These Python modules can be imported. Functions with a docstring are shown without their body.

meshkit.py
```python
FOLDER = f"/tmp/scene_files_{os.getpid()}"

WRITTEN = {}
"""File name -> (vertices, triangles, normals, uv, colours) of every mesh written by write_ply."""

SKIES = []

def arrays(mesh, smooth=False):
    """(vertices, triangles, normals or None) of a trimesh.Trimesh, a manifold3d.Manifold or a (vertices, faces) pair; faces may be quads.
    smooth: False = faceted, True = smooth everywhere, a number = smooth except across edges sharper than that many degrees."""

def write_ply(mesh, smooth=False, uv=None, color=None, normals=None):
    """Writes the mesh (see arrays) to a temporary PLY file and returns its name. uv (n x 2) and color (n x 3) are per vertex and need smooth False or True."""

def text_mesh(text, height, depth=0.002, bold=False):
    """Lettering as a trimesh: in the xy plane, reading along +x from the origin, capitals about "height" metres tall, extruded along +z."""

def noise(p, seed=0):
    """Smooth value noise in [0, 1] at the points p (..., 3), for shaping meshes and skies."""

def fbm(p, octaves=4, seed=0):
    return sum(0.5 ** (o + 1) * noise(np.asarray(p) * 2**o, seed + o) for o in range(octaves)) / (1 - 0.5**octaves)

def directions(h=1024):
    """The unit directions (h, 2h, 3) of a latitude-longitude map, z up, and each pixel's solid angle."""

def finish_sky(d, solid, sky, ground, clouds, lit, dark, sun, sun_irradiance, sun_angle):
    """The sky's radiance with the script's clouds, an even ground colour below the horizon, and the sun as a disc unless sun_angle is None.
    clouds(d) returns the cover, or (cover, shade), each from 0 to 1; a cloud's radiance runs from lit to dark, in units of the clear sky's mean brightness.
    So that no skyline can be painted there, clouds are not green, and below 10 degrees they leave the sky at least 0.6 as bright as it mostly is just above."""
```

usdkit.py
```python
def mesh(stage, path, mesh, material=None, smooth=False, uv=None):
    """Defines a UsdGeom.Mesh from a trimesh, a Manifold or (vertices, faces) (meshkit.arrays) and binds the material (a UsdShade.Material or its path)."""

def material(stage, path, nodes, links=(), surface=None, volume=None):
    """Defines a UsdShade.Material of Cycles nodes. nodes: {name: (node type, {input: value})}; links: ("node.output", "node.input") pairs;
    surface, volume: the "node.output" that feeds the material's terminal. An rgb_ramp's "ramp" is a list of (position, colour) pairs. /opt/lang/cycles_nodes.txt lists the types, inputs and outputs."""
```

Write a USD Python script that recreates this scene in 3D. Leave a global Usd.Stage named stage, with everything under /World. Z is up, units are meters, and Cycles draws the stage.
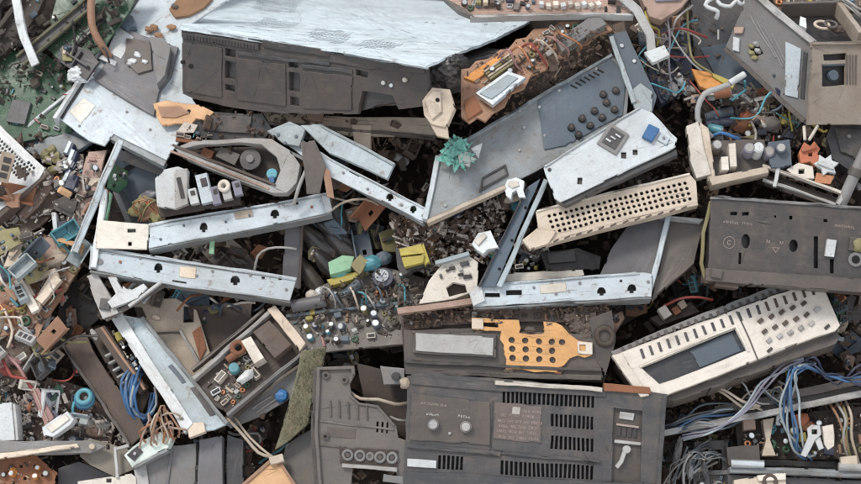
import math, random
import numpy as np, trimesh
from shapely.geometry import Polygon, LineString, Point, MultiPolygon
from shapely import segmentize, union_all
from pxr import Usd, UsdGeom, UsdLux, UsdShade, Gf, Sdf
import usdkit, meshkit

stage = Usd.Stage.CreateInMemory()
UsdGeom.SetStageUpAxis(stage, UsdGeom.Tokens.z)
UsdGeom.SetStageMetersPerUnit(stage, 1.0)
UsdGeom.Xform.Define(stage, '/World')
UsdGeom.Scope.Define(stage, '/World/Looks')

# ---------------------------------------------------------------- camera, sky, sun, exposure
S = 0.00125            # metres per design unit (a unit is one photo pixel on the heap's face)
D = 1900.0             # camera distance from the heap's face, in units
PITCH = math.radians(46)
TARGET = np.array([0.0, 0.0, 0.95])
RIGHT = np.array([1.0, 0, 0]); UP = np.array([0, math.sin(PITCH), math.cos(PITCH)]); BACK = np.array([0, -math.cos(PITCH), math.sin(PITCH)])
RW = np.stack([RIGHT, UP, BACK], 1)
EXPOSURE = 0.48
SUN_DIR = np.array([-0.40, 0.08, 0.90]); SUN_DIR /= np.linalg.norm(SUN_DIR)
SUN_INTENSITY, SUN_ANGLE, SKY = 0.44, 14.0, 0.122

def frame_matrix(X, Y, Z, o):
    return Gf.Matrix4d(*[float(v) for v in (*X, 0, *Y, 0, *Z, 0, *o, 1)])

cam = UsdGeom.Camera.Define(stage, '/World/camera')
cam.AddTransformOp().Set(frame_matrix(RIGHT, UP, BACK, TARGET + BACK * D * S))
cam.CreateFocalLengthAttr(50.0)
cam.CreateHorizontalApertureAttr(50.0 * 861 / D)
cam.CreateVerticalApertureAttr(50.0 * 861 / D * 576 / 1024)
cam.CreateClippingRangeAttr(Gf.Vec2f(0.01, 500))
cam.CreateExposureAttr(EXPOSURE)
cam.CreateFStopAttr(3.2)
cam.CreateFocusDistanceAttr(D * S - 0.02)

el = math.asin(SUN_DIR[2]); rot = math.atan2(SUN_DIR[0], SUN_DIR[1])
skymat = usdkit.material(stage, '/World/Looks/sky', {
    's': ('sky_texture', {'sky_type': 'single_scattering', 'sun_disc': False, 'sun_elevation': el, 'sun_rotation': rot}),
    'tc': ('texture_coordinate', {}),
    'n': ('noise_texture', {'scale': 2.2, 'detail': 5.0, 'roughness': 0.6}),
    'r': ('rgb_ramp', {'ramp': [(0.36, (0, 0, 0)), (0.55, (1, 1, 1))]}),
    'm': ('mix_color', {'b': (7.5, 7.7, 8.0), 'use_clamp': False}),
    'b': ('background_shader', {'strength': SKY})},
    [('tc.generated', 'n.vector'), ('n.fac', 'r.fac'), ('r.color', 'm.fac'), ('s.color', 'm.a'), ('m.result', 'b.color')], surface='b.background')
dome = UsdLux.DomeLight.Define(stage, '/World/sky')
dome.CreateIntensityAttr(1.0)
UsdShade.MaterialBindingAPI.Apply(dome.GetPrim()).Bind(skymat)
dome.GetPrim().SetCustomDataByKey('kind', 'structure')
sun = UsdLux.DistantLight.Define(stage, '/World/sun')
sun.CreateIntensityAttr(SUN_INTENSITY); sun.CreateAngleAttr(SUN_ANGLE); sun.CreateNormalizeAttr(True)
sun.CreateColorAttr(Gf.Vec3f(1.0, 0.95, 0.88))
sx = np.cross([0, 1, 0], SUN_DIR); sx /= np.linalg.norm(sx)
sun.AddTransformOp().Set(frame_matrix(sx, np.cross(SUN_DIR, sx), SUN_DIR, [0, 0, 5]))

# ---------------------------------------------------------------- materials
MATS = {}
DUSTC = (0.21, 0.148, 0.102)
def M(name, col, rough=0.55, dust=0.35, metal=0.0, spec=0.4, vary=0.22, bump=0.07, grime=0.35, stain=None, rust=0.0, trace=False, sheen=0.0, streak=0.0, dustc=DUSTC, bevel=True):
    c = np.array(col, float); lum = float(c.mean())
    edge = (0.10, 0.085, 0.07) if lum > .25 else tuple(np.minimum(c * 1.5 + .06, .5))
    nodes = {
        'g': ('geometry', {}), 'oi': ('object_info', {}), 'tc': ('texture_coordinate', {}),
        'n1': ('noise_texture', {'scale': 15.0, 'detail': 8.0, 'roughness': 0.68, 'distortion': 0.3}),
        'n2': ('noise_texture', {'scale': 52.0, 'detail': 6.0, 'roughness': 0.7, 'distortion': 0.5}),
        'n3': ('noise_texture', {'scale': 520.0, 'detail': 3.0, 'roughness': 0.65}),
        'mp': ('mapping', {'scale': (34.0, 420.0, 60.0), 'rotation': (0, 0, 0.35)}), 'n4': ('noise_texture', {'scale': 1.0, 'detail': 4.0, 'roughness': 0.6}),
        'r1': ('rgb_ramp', {'ramp': [(0.3, tuple(c * (1 - vary))), (0.7, tuple(np.minimum(c * (1 + vary * 0.5), 0.9)))]}),
        'hv': ('math', {'math_type': 'multiply_add', 'value2': 0.34, 'value3': 0.83}),
        'h': ('hsv', {}),
        'r2': ('rgb_ramp', {'ramp': [(0.42, (0.04 * dust,) * 3), (0.60, (0.5 * dust,) * 3), (0.74, (dust * 1.3,) * 3)]}),
        'md': ('mix_color', {'b': dustc}),
        'r3': ('rgb_ramp', {'ramp': [(0.50, (0, 0, 0)), (0.60, (grime * .45,) * 3), (0.72, (min(1, grime * 1.8),) * 3)]}),
        'mg': ('mix_color', {'b': (0.045, 0.034, 0.026)}),
        'r5': ('rgb_ramp', {'ramp': [(0.60, (0, 0, 0)), (0.70, (grime * .8,) * 3)]}),
        'ms': ('mix_color', {'b': (0.07, 0.055, 0.045) if lum > .12 else (0.16, 0.15, 0.14)}),
        'r4': ('rgb_ramp', {'ramp': [(0.25, (0.84,) * 3), (0.5, (0.98,) * 3), (0.75, (1.06,) * 3)]}),
        'mf': ('mix_color', {'blend_type': 'multiply', 'fac': 1.0}),
        'n5': ('noise_texture', {'scale': 6.5, 'detail': 7.0, 'roughness': 0.66, 'distortion': 0.8}),
        'r6': ('rgb_ramp', {'ramp': [(0.44, (0, 0, 0)), (0.56, ((stain if stain is not None else .5) * .6,) * 3), (0.66, (stain if stain is not None else .5,) * 3)]}),
        'st': ('mix_color', {'b': tuple(c * (.50, .41, .33)) if lum > .12 else tuple(c * .6 + np.array([.048, .036, .028]))}),
        'n6': ('noise_texture', {'scale': 85.0, 'detail': 7.0, 'roughness': 0.72}),
        'r7': ('rgb_ramp', {'ramp': [(0.585, (0, 0, 0)), (0.64, (rust,) * 3)]}), 'ru': ('mix_color', {'b': (0.16, 0.075, 0.038)}),
        'rr': ('map_range', {'from_min': 0.3, 'from_max': 0.7, 'to_min': max(0.08, rough - 0.14), 'to_max': min(1.0, rough + 0.2), 'clamp': True}),
        'bp0': ('bump', {'strength': bump * 2.6, 'distance': 0.0035}), 'bp': ('bump', {'strength': bump, 'distance': 0.0012}),
        'p': ('principled_bsdf', {'metallic': metal, 'specular_ior_level': spec})}
    links = [('g.position', 'n1.vector'), ('g.position', 'n2.vector'), ('g.position', 'n3.vector'), ('tc.object', 'mp.vector'), ('mp.vector', 'n4.vector'),
             ('g.position', 'n5.vector'), ('g.position', 'n6.vector'), ('n5.fac', 'r6.fac'), ('h.color', 'st.a'), ('r6.color', 'st.fac'), ('st.result', 'ru.a'), ('n6.fac', 'r7.fac'), ('r7.color', 'ru.fac'),
             ('n1.fac', 'r1.fac'), ('oi.random', 'hv.value1'), ('hv.value', 'h.value'), ('r1.color', 'h.color'),
             ('n2.fac', 'r2.fac'), ('ru.result', 'md.a'), ('r2.color', 'md.fac'),
             ('n1.fac', 'r3.fac'), ('md.result', 'mg.a'), ('r3.color', 'mg.fac'),
             ('n4.fac', 'r5.fac'), ('r5.color', 'ms.fac'), ('mg.result', 'ms.a'),
             ('n3.fac', 'r4.fac'), ('r4.color', 'mf.b'),
             ('n2.fac', 'rr.value'), ('rr.result', 'p.roughness'), ('n1.fac', 'bp0.height'), ('bp0.normal', 'bp.normal'), ('n2.fac', 'bp.height'), ('bp.normal', 'p.normal'),
             ('mf.result', 'p.base_color')]
    if trace:
        nodes['bk'] = ('brick_texture', {'scale': 150.0, 'color1': tuple(c), 'color2': tuple(c * .8), 'mortar': tuple(np.minimum(c * 1.5 + .04, .6)), 'mortar_size': .03, 'brick_width': .9, 'row_height': .3, 'offset': .37})
        nodes['vo'] = ('voronoi_texture', {'scale': 260.0}); nodes['rv'] = ('rgb_ramp', {'ramp': [(.09, (.6,) * 3), (.14, (0, 0, 0))]}); nodes['mb'] = ('mix_color', {'fac': .75}); nodes['mv'] = ('mix_color', {'b': (.5, .5, .48)})
        links.remove(('r1.color', 'h.color')); links += [('tc.object', 'bk.vector'), ('tc.object', 'vo.vector'), ('r1.color', 'mb.a'), ('bk.color', 'mb.b'), ('vo.distance', 'rv.fac'), ('rv.color', 'mv.fac'), ('mb.result', 'mv.a'), ('mv.result', 'h.color')]
    if bevel:
        nodes['bv'] = ('bevel', {'samples': 4, 'radius': 0.0013}); links.append(('bv.bevel', 'bp0.normal'))
        nodes['dp'] = ('vector_math', {'math_type': 'dot_product'}); nodes['om'] = ('math', {'math_type': 'subtract', 'value1': 1.0}); nodes['mu'] = ('math', {'math_type': 'multiply', 'use_clamp': True})
        nodes['ek'] = ('map_range', {'from_min': .42, 'from_max': .62, 'to_min': 0.3, 'to_max': 5.5, 'clamp': True}); nodes['me'] = ('mix_color', {'b': edge}); nodes['cl'] = ('math', {'math_type': 'minimum', 'value2': .75})
        links += [('bv.bevel', 'dp.vector1'), ('g.normal', 'dp.vector2'), ('dp.value', 'om.value2'), ('om.value', 'mu.value1'), ('n2.fac', 'ek.value'), ('ek.result', 'mu.value2'),
                  ('mu.value', 'cl.value1'), ('cl.value', 'me.fac'), ('ms.result', 'me.a'), ('me.result', 'mf.a')]
    else: links.append(('ms.result', 'mf.a'))
    MATS[name] = usdkit.material(stage, '/World/Looks/' + name, nodes, links, surface='p.BSDF')

M('white', (.60, .63, .635), .38, .25, spec=.5, grime=.35, stain=.36, rust=.35)
M('white_blue', (.485, .55, .585), .38, .2, spec=.5, grime=.32, stain=.34, rust=.6)
M('white_warm', (.66, .61, .53), .38, .3, spec=.5, grime=.3, stain=.42, rust=.15)
M('cream', (.62, .52, .41), .4, .25, spec=.5, grime=.35, stain=.42)
M('beige', (.50, .42, .33), .6, .35)
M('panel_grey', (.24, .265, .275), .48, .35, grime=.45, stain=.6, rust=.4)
M('panel_blue', (.36, .43, .46), .45, .28, grime=.4, stain=.5, rust=.5)
M('steel', (.36, .41, .44), .38, .3, metal=.35)
M('silver', (.62, .66, .68), .3, .2, metal=.7)
M('grey', (.20, .20, .20), .6, .4)
M('light_grey', (.42, .42, .41), .6, .35)
M('taupe', (.070, .060, .053), .42, .3, spec=.5, stain=.6)
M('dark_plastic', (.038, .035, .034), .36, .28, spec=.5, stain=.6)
M('dark_grey', (.034, .036, .040), .36, .2, spec=.5)
M('purple_grey', (.118, .118, .130), .42, .25, spec=.5)
M('charcoal', (.022, .022, .024), .34, .2, spec=.5, stain=.4)
M('black', (.010, .010, .011), .5, .12, grime=0)
M('hole', (.006, .006, .006), .9, .0, grime=0, vary=.05)
M('slate', (.075, .105, .135), .5, .16)
M('navy', (.018, .030, .065), .4, .15)
M('blue', (.03, .14, .34), .45, .25)
M('cable_blue', (.045, .145, .31), .5, .4, grime=.3)
M('teal', (.17, .47, .39), .35, .22, spec=.5, stain=.35)
M('cyan', (.10, .35, .42), .4, .25)
M('lilac', (.22, .22, .28), .55, .35)
M('yellow', (.46, .38, .07), .5, .35)
M('olive', (.24, .22, .10), .6, .45)
M('moss', (.17, .17, .105), .9, .5, bump=.8)
M('green', (.009, .058, .024), .4, .1, grime=.6, stain=.5, trace=True)
M('green_light', (.25, .48, .30), .5, .25)
M('brown', (.070, .048, .038), .6, .25)
M('dark_brown', (.030, .021, .017), .6, .2)
M('tan_board', (.34, .19, .12), .55, .4)
M('pink_board', (.42, .29, .23), .6, .4)
M('orange', (.70, .30, .07), .5, .22, grime=.4)
M('peach', (.66, .40, .21), .6, .2)
M('rust', (.24, .095, .045), .75, .35)
M('red', (.30, .055, .045), .5, .35)
M('orange_red', (.45, .14, .07), .5, .3)
M('pink', (.38, .21, .20), .5, .35)
M('copper', (.55, .25, .13), .35, .2, metal=.6)
M('brass', (.5, .38, .16), .35, .25, metal=.6)
M('foam', (.30, .175, .10), .95, .3, bump=.8)
M('glass_dark', (.012, .018, .026), .28, .06, spec=.5)
M('lens', (.5, .55, .6), .12, .1, spec=.7)
M('print_white', (.50, .49, .46), .6, .35, bevel=False)
M('print_pink', (.36, .29, .26), .6, .3, bevel=False)

M('taupe_blue', (.047, .048, .051), .38, .34, spec=.5, stain=.7, grime=.5)
M('taupe_light', (.105, .096, .088), .42, .36, spec=.5, stain=.7)
M('label_pink', (.16, .13, .12), .5, .3)
M('beige_dark', (.24, .215, .175), .55, .4)
M('green_white', (.55, .62, .57), .5, .25)
M('plate_beige', (.32, .27, .22), .5, .35, stain=.6)
M('fax_cream', (.74, .68, .60), .38, .14, spec=.5, grime=.3, stain=.22)
M('cover_white', (.60, .685, .72), .36, .1, spec=.5, grime=.12, stain=.14, rust=.4)
M('recorder_dark', (.044, .038, .036), .40, .26, spec=.5, stain=.5)
M('psu_white', (.475, .515, .53), .36, .2, spec=.5, grime=.34, stain=.34, rust=.35)
M('pcb_tan', (.32, .17, .10), .5, .35, trace=True)
M('pcb_pink', (.38, .25, .20), .5, .35, trace=True)
M('pcb_brown', (.10, .065, .045), .5, .3, trace=True)
M('plate_orange', (.76, .41, .15), .42, .2, spec=.5, grime=.45, stain=.35)

def multi(name, cols, rough=.65, bump=.3):
    MATS[name] = usdkit.material(stage, '/World/Looks/' + name, {
        'g': ('geometry', {}), 'r': ('rgb_ramp', {'ramp': [((i + .001) / len(cols), c) for i, c in enumerate(cols)], 'interpolate': False}),
        'n': ('noise_texture', {'scale': 150.0, 'detail': 4.0, 'roughness': .65}),
        'n2': ('noise_texture', {'scale': 30.0, 'detail': 4.0, 'roughness': .65}),
        'q': ('rgb_ramp', {'ramp': [(0.3, (.5,) * 3), (0.7, (1.15,) * 3)]}),
        'm': ('mix_color', {'blend_type': 'multiply', 'fac': 1.0}),
        'q2': ('rgb_ramp', {'ramp': [(0.42, (.1,) * 3), (0.62, (.4,) * 3)]}),
        'md': ('mix_color', {'b': (.10, .075, .057)}),
        'b': ('bump', {'strength': bump, 'distance': .0015}), 'p': ('principled_bsdf', {'roughness': rough, 'specular_ior_level': .3})},
        [('g.random_per_island', 'r.fac'), ('g.position', 'n.vector'), ('g.position', 'n2.vector'), ('n.fac', 'q.fac'), ('r.color', 'm.a'), ('q.color', 'm.b'),
         ('n2.fac', 'q2.fac'), ('q2.color', 'md.fac'), ('m.result', 'md.a'), ('md.result', 'p.base_color'), ('n.fac', 'b.height'), ('b.normal', 'p.normal')], surface='p.BSDF')
multi('crumbs_dark', [(.05, .042, .036), (.09, .07, .056), (.03, .03, .034), (.02, .018, .018), (.13, .10, .08), (.04, .03, .025), (.11, .10, .095), (.02, .02, .024), (.16, .13, .11), (.05, .05, .06), (.028, .02, .016), (.30, .27, .24)])
multi('crumbs_brown', [(.10, .065, .048), (.20, .12, .085), (.06, .04, .03), (.28, .18, .12), (.13, .10, .08), (.04, .03, .026), (.36, .28, .22), (.16, .09, .06), (.08, .05, .04), (.50, .44, .38)])
multi('crumbs_mixed', [(.10, .07, .055), (.55, .53, .50), (.05, .05, .06), (.30, .19, .14), (.08, .10, .13), (.45, .36, .28), (.02, .02, .02), (.14, .16, .18), (.20, .20, .10), (.06, .16, .24), (.38, .10, .07), (.68, .66, .62), (.04, .03, .03), (.24, .17, .13)])
multi('crumbs_fill', [(.12, .082, .06), (.19, .125, .088), (.07, .052, .044), (.03, .026, .025), (.26, .17, .12), (.08, .078, .08), (.30, .235, .19), (.09, .06, .045), (.13, .075, .05), (.05, .04, .033), (.30, .26, .22), (.10, .095, .09), (.15, .10, .075), (.035, .03, .028)])
multi('crumbs_parts', [(.45, .43, .40), (.03, .03, .03), (.10, .07, .05), (.30, .16, .09), (.05, .08, .14), (.36, .30, .20), (.02, .02, .02), (.55, .55, .54), (.20, .19, .10), (.16, .06, .04), (.10, .22, .26)], .45, .1)
multi('crumbs_light', [(.45, .40, .36), (.16, .10, .08), (.60, .58, .55), (.30, .17, .13), (.07, .06, .06), (.40, .33, .28), (.10, .13, .17), (.52, .42, .36), (.24, .12, .10), (.70, .70, .68), (.18, .17, .19), (.34, .22, .17)])
def soil(name, c1, c2, sc):
    MATS[name] = usdkit.material(stage, '/World/Looks/' + name, {
        'g': ('geometry', {}), 'n': ('noise_texture', {'scale': sc, 'detail': 8.0, 'roughness': .7}), 'n2': ('noise_texture', {'scale': sc * 9, 'detail': 6.0, 'roughness': .7}),
        'r': ('rgb_ramp', {'ramp': [(.32, c1), (.7, c2)]}), 'b': ('bump', {'strength': .8, 'distance': .006}), 'p': ('principled_bsdf', {'roughness': .95, 'specular_ior_level': .2})},
        [('g.position', 'n.vector'), ('g.position', 'n2.vector'), ('n.fac', 'r.fac'), ('r.color', 'p.base_color'), ('n2.fac', 'b.height'), ('b.normal', 'p.normal')], surface='p.BSDF')
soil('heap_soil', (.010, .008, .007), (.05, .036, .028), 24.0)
soil('dirt', (.12, .085, .06), (.24, .18, .13), 3.0)

# ---------------------------------------------------------------- frames and things
def ray(px, py, w):
    k = (D - w) / D
    return np.array([(px - 430.5) * k, (242 - py) * k, w])

def warp(v):
    q = v * 0.021; b = v * 0.0085; k = v * .075
    v = v + 1.3 * np.stack([meshkit.noise(k + 9.1, 31) - .5, meshkit.noise(k + 47.7, 33) - .5, .25 * (meshkit.noise(k + 85.3, 35) - .5)], -1)
    v = v + np.stack([4.2 * (meshkit.fbm(b + 3.1, 2, 13) - .5), 4.2 * (meshkit.fbm(b + 71.7, 2, 15) - .5), 7.0 * (meshkit.fbm(b + 15.3, 2, 19) - .5)], -1)
    return v + 1.5 * np.stack([meshkit.fbm(q + 7.1, 2, 3) - .5, meshkit.fbm(q + 31.7, 2, 5) - .5, 2.2 * (meshkit.fbm(q + 55.3, 2, 9) - .5)], -1)

class F:
    """A plane in the heap: through the point at (cx, cy) and depth w (towards the viewer), sloping by gx, gy, its x axis turned by ang degrees."""
    def __init__(s, cx, cy, w, gx=0.0, gy=0.0, ang=0.0):
        s.o = ray(cx, cy, w); n = np.array([-gx, gy, 1.0]); s.Z = n / np.linalg.norm(n)
        a = math.radians(ang); x = np.array([math.cos(a), math.sin(a), gx * math.cos(a) - gy * math.sin(a)])
        s.X = x / np.linalg.norm(x); s.Y = np.cross(s.Z, s.X)
    def q(s, p):
        e = np.array([0, 0, D]); d = ray(p[0], p[1], 0) - e
        t = np.dot(s.o - e, s.Z) / np.dot(d, s.Z); v = e + t * d - s.o
        return np.array([np.dot(v, s.X), np.dot(v, s.Y)])
    def poly(s, pts, holes=()):
        return Polygon([s.q(p) for p in pts], [[s.q(p) for p in h] for h in holes])
    def pile(s, v):
        v = np.asarray(v, float)
        return s.o + v[:, :1] * s.X + v[:, 1:2] * s.Y + v[:, 2:3] * s.Z
    def shift(s, dx=0, dy=0, dz=0):
        import copy
        c = copy.copy(s); c.o = s.o + dx * s.X + dy * s.Y + dz * s.Z
        return c

COUNT = {}
def unique(parent, name):
    k = (parent, name); COUNT[k] = COUNT.get(k, -1) + 1
    return f'{parent}/{name}' if COUNT[k] == 0 else f'{parent}/{name}_{COUNT[k]:03d}'

def extr(poly, z0, z1):
    poly = poly.buffer(0)
    gs = [g for g in getattr(poly, 'geoms', [poly]) if g.area > 0.05]
    out = []
    for g in gs:
        g = segmentize(g.simplify(0.05), 11.0)
        m = trimesh.creation.extrude_polygon(g, z1 - z0, engine='earcut')
        if g.area > 300: m = trimesh.Trimesh(*trimesh.remesh.subdivide_to_size(m.vertices, m.faces, 22.0), process=False)
        m.apply_translation([0, 0, z0]); out.append(m)
    return trimesh.util.concatenate(out) if len(out) > 1 else out[0]

def bx(x0, y0, z0, x1, y1, z1):
    m = trimesh.creation.box(extents=(abs(x1 - x0), abs(y1 - y0), abs(z1 - z0))); m.apply_translation([(x0 + x1) / 2, (y0 + y1) / 2, (z0 + z1) / 2]); return m

def cylm(p, q, r, seg=14, r2=None):
    p, q = np.asarray(p, float), np.asarray(q, float)
    return tubem([p, q], [r, r2 if r2 is not None else r], seg)

def tubem(pts, r, seg=7, cap=True):
    pts = np.asarray(pts, float); n = len(pts); r = np.broadcast_to(np.asarray(r, float), (n,))
    t = np.gradient(pts, axis=0); t /= np.maximum(np.linalg.norm(t, axis=1, keepdims=True), 1e-9)
    a = np.array([0, 0, 1.0]) if abs(t[0][2]) < .9 else np.array([1.0, 0, 0])
    V = []; u = np.cross(t[0], a); u /= np.linalg.norm(u)
    ph = np.arange(seg) / seg * 2 * math.pi
    for i in range(n):
        u = u - t[i] * np.dot(u, t[i]); u /= max(np.linalg.norm(u), 1e-9); b = np.cross(t[i], u)
        V.append(pts[i] + r[i] * (np.cos(ph)[:, None] * u + np.sin(ph)[:, None] * b))
    V = np.concatenate(V); Fs = []
    for i in range(n - 1):
        for k in range(seg):
            a0, a1 = i * seg + k, i * seg + (k + 1) % seg
            Fs += [[a0, a1, a1 + seg], [a0, a1 + seg, a0 + seg]]
    if cap:
        V = np.vstack([V, pts[0], pts[-1]])
        for k in range(seg):
            Fs += [[len(V) - 2, (k + 1) % seg, k], [len(V) - 1, (n - 1) * seg + k, (n - 1) * seg + (k + 1) % seg]]
    return trimesh.Trimesh(V, np.array(Fs), process=False)

def spline(pts, step=6):
    P = np.asarray(pts, float)
    if len(P) < 3: return P
    Q = np.vstack([2 * P[0] - P[1], P, 2 * P[-1] - P[-2]]); out = []
    for i in range(1, len(Q) - 2):
        m = max(2, int(np.linalg.norm(Q[i + 1] - Q[i]) / step))
        for t in np.arange(m) / m:
            a, b, c, d = Q[i - 1], Q[i], Q[i + 1], Q[i + 2]
            out.append(.5 * (2 * b + (c - a) * t + (2 * a - 5 * b + 4 * c - d) * t * t + (3 * b - a - 3 * c + d) * t ** 3))
    out.append(P[-1]); return np.array(out)

def lumpm(rx, ry, rz, seed=0, amp=.35, sub=3, fr=1.6):
    m = trimesh.creation.icosphere(subdivisions=sub); v = m.vertices
    v = v * (1 + amp * 2 * (meshkit.fbm(v * fr + seed * 3.7 + 10, 3, seed)[:, None] - .5))
    return trimesh.Trimesh(v * [rx, ry, rz], m.faces, process=False)

def data(prim, label=None, cat=None, group=None, kind=None):
    for k, v in (('label', label), ('category', cat), ('group', group), ('kind', kind)):
        if v: prim.SetCustomDataByKey(k, v)

class Thing:
    def __init__(s, name, label, cat, f, group=None):
        s.f = f; s.path = unique('/World', name)
        x = UsdGeom.Xform.Define(stage, s.path)
        A = RW @ np.stack([f.X, f.Y, f.Z], 1)
        x.AddTransformOp().Set(frame_matrix(A[:, 0], A[:, 1], A[:, 2], TARGET + S * RW @ f.o))
        data(x.GetPrim(), label, cat, group); s.A = np.stack([f.X, f.Y, f.Z], 1)
    def add(s, name, m, mat, f=None, parent=None, label=None, smooth=False, pile=False):
        """adds a mesh given in the local units of f (or in heap coordinates)"""
        f = f or s.f; v = np.asarray(m.vertices, float); fc = np.asarray(m.faces)
        v = v if pile else f.pile(v)
        v = (warp(v) - s.f.o) @ s.A * S
        p = unique(parent or s.path, name)
        g = usdkit.mesh(stage, p, trimesh.Trimesh(v, fc, process=False), MATS[mat], smooth)
        if label: g.GetPrim().SetCustomDataByKey('label', label)
        return p
    def slab(s, name, pts, z0, z1, mat, holes=(), f=None, **k):
        P = (f or s.f).poly(pts, holes)
        if P.is_valid and P.area > 420:          # nicks and torn corners along the edge
            r = random.Random(int(abs(pts[0][0] * 31 + pts[1][1] * 17)) + len(pts)); L = P.exterior
            for _ in range(r.randint(1, 2 + int(L.length / 130))):
                u = r.uniform(0, L.length); p = L.interpolate(u); q = r.uniform(.8, 2.4); w = q * r.uniform(1, 3.5); t = L.interpolate(u + .5); dx, dy = (t.x - p.x) * 2, (t.y - p.y) * 2
                P = P.difference(Polygon([(p.x - dx * w + dy, p.y - dy * w - dx), (p.x + dy * -q * 1.1, p.y + dx * q * 1.1), (p.x + dx * w * .4 - dy * q, p.y + dy * w * .4 + dx * q), (p.x + dx * w + dy, p.y + dy * w - dx)]).buffer(0))
        return s.add(name, extr(P, z0, z1), mat, f, **k)
    def bar(s, name, p, q, width, z0, z1, mat, f=None, **k):
        f2 = f or s.f
        return s.add(name, extr(LineString([f2.q(p), f2.q(q)]).buffer(width / 2, cap_style='flat'), z0, z1), mat, f, **k)
    def line(s, name, pts, width, z0, z1, mat, f=None, **k):
        f2 = f or s.f
        return s.add(name, extr(LineString([f2.q(p) for p in pts]).buffer(width / 2, cap_style='flat', join_style='mitre'), z0, z1), mat, f, **k)
    def box(s, name, c, w, h, z0, z1, mat, ang=0.0, f=None, **k):
        m = bx(-w / 2, -h / 2, z0, w / 2, h / 2, z1); m.apply_transform(trimesh.transformations.rotation_matrix(math.radians(ang), [0, 0, 1]))
        q = (f or s.f).q(c); m.apply_translation([q[0], q[1], 0])
        return s.add(name, m, mat, f, **k)
    def cyl(s, name, c, r, z0, z1, mat, f=None, seg=16, r2=None, **k):
        q = (f or s.f).q(c)
        return s.add(name, cylm([*q, z0], [*q, z1], r, seg, r2), mat, f, smooth=40, **k)
    def rod(s, name, p, q, r, z, mat, f=None, seg=12, **k):
        f2 = f or s.f
        return s.add(name, cylm([*f2.q(p), z], [*f2.q(q), z], r, seg), mat, f, smooth=40, **k)
    def ring(s, name, c, r, t, z, mat, f=None, **k):
        q = (f or s.f).q(c); m = trimesh.creation.torus(r, t, major_sections=22, minor_sections=8); m.apply_translation([*q, z])
        return s.add(name, m, mat, f, smooth=True, **k)
    def lump(s, name, c, rx, ry, rz, z, mat, seed=0, amp=.35, f=None, ang=0, fr=1.6, smooth=50, **k):
        m = lumpm(rx, ry, rz, seed, amp, 3, fr); m.apply_transform(trimesh.transformations.rotation_matrix(math.radians(ang), [0, 0, 1]))
        q = (f or s.f).q(c); m.apply_translation([*q, z])
        return s.add(name, m, mat, f, smooth=smooth, **k)
    def wire(s, name, pts, r, mat, seg=6, **k):
        return s.add(name, tubem(spline([ray(*p) for p in pts]), r, seg), mat, pile=True, smooth=True, **k)
    def text(s, name, txt, c, h, ang, z, mat, f=None, **k):
        m = meshkit.text_mesh(txt, h, .4); b = m.bounds.mean(0); m.apply_translation([-b[0], -b[1], 0])
        m.apply_transform(trimesh.transformations.rotation_matrix(math.radians(ang), [0, 0, 1])); q = (f or s.f).q(c); m.apply_translation([*q, z])
        return s.add(name, m, mat, f, **k)
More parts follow.
